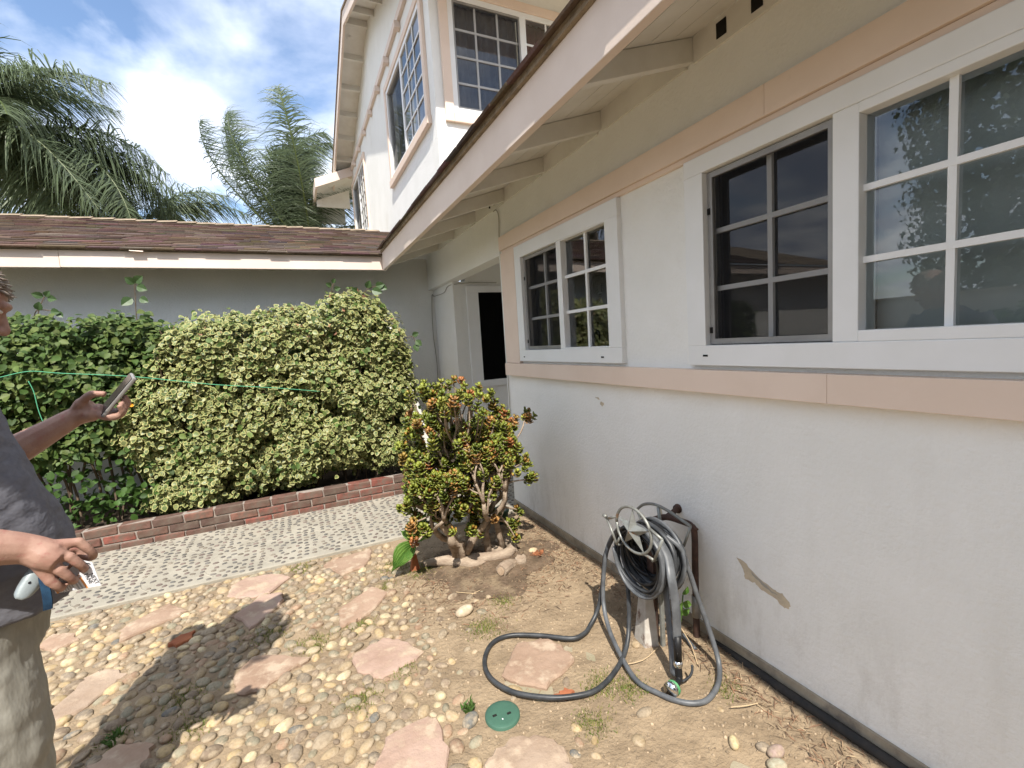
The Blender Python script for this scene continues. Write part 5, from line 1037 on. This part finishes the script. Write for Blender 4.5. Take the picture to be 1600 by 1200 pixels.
# ------------------------------------------------------------------ the person
B0 = Vector((-.84, 1.63, 0)); Fv = Vector((math.cos(math.radians(30)), math.sin(math.radians(30)), 0)); Lv = Vector((-Fv.y, Fv.x, 0))
def BP(f, l, z): return B0 + Fv * f + Lv * l + Vector((0, 0, z))
class Loft:
    def __init__(s): s.mb = MB()
    def rings(s, rs, n=20, sq=2.2):   # rs: (centre, u, v, ru, rv)
        b = len(s.mb.v); k = len(rs)
        for c, u, v, ru, rv in rs:
            for j in range(n):
                a = 2 * PI * j / n; ca, sa = math.cos(a), math.sin(a); e = 2 / sq
                s.mb.v.append(tuple(Vector(c) + Vector(u) * ru * math.copysign(abs(ca) ** e, ca) + Vector(v) * rv * math.copysign(abs(sa) ** e, sa)))
        for i in range(k - 1):
            for j in range(n): s.mb.f.append((b + i * n + j, b + i * n + (j + 1) % n, b + (i + 1) * n + (j + 1) % n, b + (i + 1) * n + j))
        s.mb.f += [tuple(b + j for j in range(n))[::-1], tuple(b + (k - 1) * n + j for j in range(n))]; return s
    def vert(s, rows, sq=2.2):        # rows: (f, l, z, half depth, half width)
        return s.rings([(BP(f, l, z), Fv, Lv, d, w) for f, l, z, d, w in rows], sq=sq)
    def limb(s, pts, rads, n=12):
        pts = spline(pts, 5); ks = np.interp(np.linspace(0, 1, len(pts)), np.linspace(0, 1, len(rads)), rads).tolist(); s.mb.tube(pts, ks, n); return s
    def ball(s, c, r, rz=None):
        R = r if isinstance(r, tuple) else (r, r, r); s.mb.add([(c[0] + v[0] * R[0], c[1] + v[1] * R[1], c[2] + v[2] * R[2]) for v in SPH_V], SPH_F); return s
    def done(s, name, m, parent, voxel, smooth=4, wrinkle=None):
        s.mb.mi = [0] * len(s.mb.f); o = s.mb.build('tmp', m); r = o.modifiers.new('r', 'REMESH'); r.mode = 'VOXEL'; r.voxel_size = voxel; r.use_smooth_shade = True
        sm_ = o.modifiers.new('s', 'SMOOTH'); sm_.iterations = smooth; sm_.factor = .5
        if wrinkle:
            tx = bpy.data.textures.new('wr', 'CLOUDS'); tx.noise_scale = wrinkle[1]; tx.noise_depth = 2; dm = o.modifiers.new('d', 'DISPLACE'); dm.texture = tx; dm.strength = wrinkle[0]; dm.mid_level = .5
        dg = bpy.context.evaluated_depsgraph_get(); me = bpy.data.meshes.new_from_object(o.evaluated_get(dg)); bpy.data.objects.remove(o); me.name = name
        me.materials.clear(); me.materials.append(m); me.polygons.foreach_set('use_smooth', [True] * len(me.polygons)); return link(name, me, parent)
k_ = .976; SC = lambda x, z, y=1.52: Vector((x * k_, y - .095, 1.4 + (z - 1.4) * k_))
man = thing('person', 'person in grey t-shirt and khaki trousers looking at a phone, at the left edge', 'person', tuple(B0))
bd = Loft()
# right arm (near), left arm (far)
RSH, REL, RWR = BP(-.06, -.19, 1.37), Vector((-.87, 1.345, 1.11)), SC(-.618, .982, 1.52)
LSH, LEL, LWR = BP(-.04, .19, 1.38), Vector((-.875, 1.90, 1.12)), Vector((-.668, 1.962, 1.246))
bd.limb([RSH, (RSH + REL) / 2, REL], [.058, .052, .045]).limb([REL, REL.lerp(RWR, .35), REL.lerp(RWR, .75), RWR, RWR + Vector((.045, 0, -.028))], [.046, .050, .043, .034, .031])
bd.limb([LSH, (LSH + LEL) / 2, LEL], [.058, .052, .044]).limb([LEL, LEL.lerp(LWR, .35), LEL.lerp(LWR, .75), LWR, LWR + Vector((.04, 0, .016))], [.044, .046, .036, .031, .030])
# trunk, neck, head (bowed forward)
bd.vert([(0, 0, .80, .12, .15), (.02, 0, .95, .17, .17), (0, 0, 1.15, .16, .18), (-.02, 0, 1.32, .13, .19), (-.03, 0, 1.42, .09, .16), (-.02, 0, 1.47, .06, .07)])
bd.limb([BP(-.02, 0, 1.43), BP(.02, 0, 1.50), BP(.06, 0, 1.57)], [.065, .06, .06])
hc = BP(.075, 0, 1.595); tl = math.radians(24); hu = (Fv * math.cos(tl) - Vector((0, 0, 1)) * math.sin(tl)); hz = (Fv * math.sin(tl) + Vector((0, 0, 1)) * math.cos(tl))
def HP(f, l, z): return hc + hu * f + Lv * l + hz * z
bd.rings([(HP(*c), hu, Lv, a, b) for c, a, b in [((.045, 0, -.125), .03, .025), ((.035, 0, -.112), .055, .042), ((.022, 0, -.085), .072, .058), ((.01, 0, -.045), .085, .068), ((0, 0, 0), .095, .075), ((-.004, 0, .045), .098, .077), ((-.01, 0, .08), .085, .068), ((-.015, 0, .105), .05, .042), ((-.015, 0, .112), .015, .012)]], n=24, sq=2.05)
bd.limb([HP(.088, 0, .012), HP(.104, 0, -.02), HP(.114, 0, -.038)], [.010, .012, .013], 8).ball(HP(.112, 0, -.040), .013).ball(HP(.102, .012, -.043), .009).ball(HP(.102, -.012, -.043), .009)
bd.limb([HP(.086, -.045, .022), HP(.096, -.02, .024), HP(.096, .02, .024), HP(.086, .045, .022)], [.009, .011, .011, .009], 8)
bd.limb([HP(.082, -.022, -.072), HP(.091, 0, -.070), HP(.082, .022, -.072)], [.006, .008, .006], 8).limb([HP(.078, -.02, -.083), HP(.087, 0, -.083), HP(.078, .02, -.083)], [.006, .009, .006], 8).ball(HP(.072, 0, -.112), .02)
for s in (-1, 1): bd.ball(HP(-.005, .078 * s, -.01), (.022, .010, .032))
# legs
for s in (-1, 1): bd.limb([BP(-.01, .095 * s, .86), BP(.01, .10 * s, .5), BP(-.02, .10 * s, .28), BP(-.02, .10 * s, .06)], [.085, .065, .052, .04])
# right hand: fist seen from the back, fingers curled round tape and card

KN = [SC(-.531, .970, 1.540), SC(-.543, .945, 1.515), SC(-.560, .920, 1.505), SC(-.582, .898, 1.508)]
PR = [SC(-.512, .934, 1.548), SC(-.526, .908, 1.528), SC(-.545, .886, 1.518), SC(-.570, .872, 1.518)]
MD = [SC(-.532, .908, 1.590), SC(-.546, .889, 1.574), SC(-.562, .872, 1.562), SC(-.586, .866, 1.556)]
TP = [SC(-.556, .926, 1.590), SC(-.568, .908, 1.577), SC(-.582, .893, 1.568), SC(-.600, .886, 1.562)]
for a, b, c, d in zip(KN, PR, MD, TP): bd.mb.tube([RWR.lerp(a, .25), a], [.017, .0115], 8); bd.mb.tube(spline([a, b, c, d], 4), [.0112] * 3 + [.0098] * 2 + [.0104] * 2 + [.0092] * 6, 9); bd.ball(a, .0122)
bd.mb.tube([RWR, RWR.lerp((KN[1] + KN[2]) / 2, .5), RWR.lerp((KN[1] + KN[2]) / 2, .85)], [.031, .033, .026], 12)
bd.mb.tube(spline([RWR + Vector((.015, .025, -.005)), SC(-.59, .945, 1.565), SC(-.560, .940, 1.592), SC(-.543, .930, 1.598)], 4), [.015] * 6 + [.0115] * 4 + [.0105] * 3, 9)
# left hand: phone lies on the fingers, thumb along its near edge
LP = Vector((-.612, 1.962, 1.268))
bd.mb.tube([LWR, LWR.lerp(LP, .5), LP], [.030, .035, .033], 12); bd.ball(LP + Vector((-.006, -.018, -.018)), .024)
for i, (y0, tipz) in enumerate([(1.998, .012), (1.978, .004), (1.958, -.006), (1.940, -.014)]):
    a = Vector((-.592, y0 - .004, 1.256 - i * .004)); b = Vector((-.556, y0 - .008, 1.243 + tipz * .5)); c = Vector((-.530, y0 - .022, 1.262 + tipz)); d = Vector((-.533, y0 - .036, 1.290 + tipz)); bd.mb.tube(spline([LP, a, b, c, d], 4), [.018] * 3 + [.0125] * 6 + [.0105] * 5 + [.009] * 3, 9)
bd.mb.tube(spline([LWR + Vector((.01, -.008, .022)), Vector((-.630, 1.935, 1.300)), Vector((-.600, 1.918, 1.318)), Vector((-.566, 1.915, 1.314))], 4), [.018] * 4 + [.013] * 5 + [.010] * 4, 9)
body = bd.done('body', SKIN, man, .0037, 4)
sh = Loft()
sh.vert([(.03, 0, .80, .200, .212), (.03, 0, .84, .205, .214), (.03, 0, .90, .208, .216), (.02, 0, .98, .203, .214), (.0, 0, 1.10, .188, .21), (-.02, 0, 1.22, .168, .205), (-.025, 0, 1.32, .152, .205), (-.03, 0, 1.40, .115, .19), (-.025, 0, 1.455, .075, .11)])
for a, b in ((RSH, REL), (LSH, LEL)): sh.limb([a + Vector((0, 0, .01)), a.lerp(b, .4), a.lerp(b, .75)], [.082, .078, .074])
sh.done('shirt', SHIRT, man, .009, 2, (.022, .10))
pt = Loft(); pt.vert([(.005, 0, .95, .15, .185), (.01, 0, .82, .16, .19), (.01, 0, .70, .15, .19)])
for s in (-1, 1): pt.limb([BP(0, .092 * s, .78), BP(.02, .10 * s, .5), BP(0, .105 * s, .25), BP(-.01, .105 * s, .05)], [.115, .105, .096, .098], 16)
pt.done('trousers', PANTS, man, .009, 2, (.024, .11))
for s in (-1, 1):
    shm = Loft(); shm.limb([BP(-.09, .105 * s, .04), BP(.0, .105 * s, .05), BP(.10, .115 * s, .035), BP(.17, .12 * s, .03)], [.04, .05, .045, .03]); shm.done('shoe', SHOE, man, .012, 3)
# hair: short wavy tufts over the scalp, falling on the forehead
hm = MB(); hr = random.Random(3)
for _ in range(900):
    a = hr.uniform(0, 2 * PI); el = hr.uniform(.12, 1.45); d = Vector((math.cos(a) * math.cos(el), math.sin(a) * math.cos(el), math.sin(el)))
    if d.x > .55 and d.z < .42: continue
    p = HP(-.012 + d.x * .095, d.y * .077, .002 + d.z * .108); out = (hu * d.x + Lv * d.y + hz * d.z).normalized()
    fw = (hu * .7 + hz * -.25 + Lv * hr.uniform(-.6, .6)) if d.x > .1 else (hz * -.8 + Lv * hr.uniform(-.5, .5) - hu * .2)
    q1 = p + out * .012 + fw * .008; q2 = q1 + out * .004 + fw * hr.uniform(.012, .022) + hz * hr.uniform(-.006, .006)
    hm.tube([p - out * .006, q1, q2], [.0045, .0038, .0008], 4)
hm.build('hair', HAIR, man, smooth=True)
for s in (-1, 1):
    e = MB(); e.add([tuple(HP(.081 + v[0] * .012, .031 * s + v[1] * .014, .004 + v[2] * .006)) for v in SPH_V], SPH_F); e.build('eye', mat('eye_white', (.6, .56, .52), rough=.3) if 'eye_white' not in MATS else MATS['eye_white'], man, smooth=True)
# phone in the far hand
ph = thing('phone', 'smartphone in a clear case held in the raised far hand', 'phone', (-.55, 1.955, 1.30))
a, b = Vector((-.594, 1.955, 1.250)), Vector((-.500, 1.958, 1.364)); ax = (b - a).normalized(); wv = Vector((.30, -.88, -.22)); wv = (wv - ax * wv.dot(ax)).normalized(); nv = ax.cross(wv).normalized()
if nv.x > 0: nv = -nv
def slabp(name, m, par_, L, wd_, th, off):
    c0 = (a + b) / 2 + nv * off; mb = MB(); q = []
    for h in (-th / 2, th / 2): q += [c0 + ax * L / 2 * i + wv * wd_ / 2 * j + nv * h for i, j in ((-1, -1), (1, -1), (1, 1), (-1, 1))]
    return mb.hexa(q).build(name, m, par_, bevel=.004)
slabp('case', PHONEC, ph, .155, .076, .012, 0); slabp('screen', PHONEB, ph, .146, .069, .002, .0067)
# tape measure, strap and card in the near hand
tm = thing('tape_measure', 'silver grey tape measure held in the near hand, blue webbing strap below', 'tape measure', (-.63, 1.50, .9))
t0, t1 = SC(-.605, .928, 1.545), SC(-.638, .872, 1.515); ax = (t1 - t0).normalized(); sd_ = Vector((0, -1, 0)).cross(ax).normalized()
Loft().rings([(t0.lerp(t1, t), sd_, Vector((0, 1, 0)), ru, .019) for t, ru in ((-.1, .014), (0, .019), (.3, .0205), (.7, .0195), (.93, .016), (1.0, .009))], sq=3).done('case', TAPEM, tm, .003, 2)
MB().tube([(t0.lerp(t1, .45) + Vector((0, -.0215, 0))), (t0.lerp(t1, .45) + Vector((0, -.017, 0)))], .0025, 8).build('screw', INK, tm)
stp = MB(); sp_ = spline([SC(-.598, .912, 1.515), SC(-.592, .88, 1.505), SC(-.592, .85, 1.505), SC(-.597, .828, 1.512)], 5)
for p in sp_: stp.v += [tuple(p + Vector((-.0095, .004, -.003))), tuple(p + Vector((.0095, -.002, 0))), tuple(p + Vector((.0095, .002, 0))), tuple(p + Vector((-.0095, .008, -.003)))]
for i in range(len(sp_) - 1): stp.f += [(4 * i + j, 4 * i + (j + 1) % 4, 4 * i + 4 + (j + 1) % 4, 4 * i + 4 + j) for j in range(4)]
stp.mi = [0] * len(stp.f); stp.build('strap', NAVY, tm)
cd = thing('paper_card', 'white printed card with black and orange print in the near hand', 'card', (-.56, 1.54, .9))
CP = [SC(x, z, 1.538) for x, z in [(-.592, .879), (-.533, .925), (-.511, .912), (-.501, .848), (-.588, .853)]]
MB().prism(CP, (0, .0012, 0)).build('sheet', PAPER, cd)
dn = (SC(-.508, .850) - SC(-.518, .880)).normalized(); acr = Vector((-dn.z, 0, dn.x)); acr = acr if acr.x > 0 else -acr       # reading direction runs down, line spacing runs left
def cardtext(s, pos, size, m):
    cu = bpy.data.curves.new('text', 'FONT'); cu.body = s; cu.size = size; o = bpy.data.objects.new('text', cu); COL.objects.link(o)
    dg = bpy.context.evaluated_depsgraph_get(); me = bpy.data.meshes.new_from_object(o.evaluated_get(dg)); bpy.data.objects.remove(o)
    Mx = Matrix((dn, acr, Vector((0, -1, 0)))).transposed().to_4x4(); Mx.translation = pos; me.transform(Mx); me.materials.clear(); me.materials.append(m); return link('lettering', me, cd)
cardtext('NEXT', SC(-.5205, .884, 1.5370), .0118, INK); cardtext('PANE', SC(-.531, .886, 1.5370), .0118, INK)
def strip(a_, b_, h, m, name='print_line'):   # along the reading direction
    p = SC(*a_, 1.5370); MB().add([p, p + dn * b_, p + dn * b_ + acr * h, p + acr * h], [(0, 1, 2, 3)]).build(name, m, cd)
strip((-.540, .880), .032, .004, ORANGE); strip((-.546, .876), .026, .003, INKG); strip((-.551, .873), .024, .003, INKG)
for i in range(5): strip((-.557 - i * .0052, .868), .018, .0016, INKG)
strip((-.588, .862), .011, .004, ORANGE)
MB().tube([SC(-.522 + .007 * math.cos(t), .906 + .007 * math.sin(t), 1.5372) for t in np.linspace(.4, 5.4, 14)], .0011, 4).build('round_mark', INK, cd)
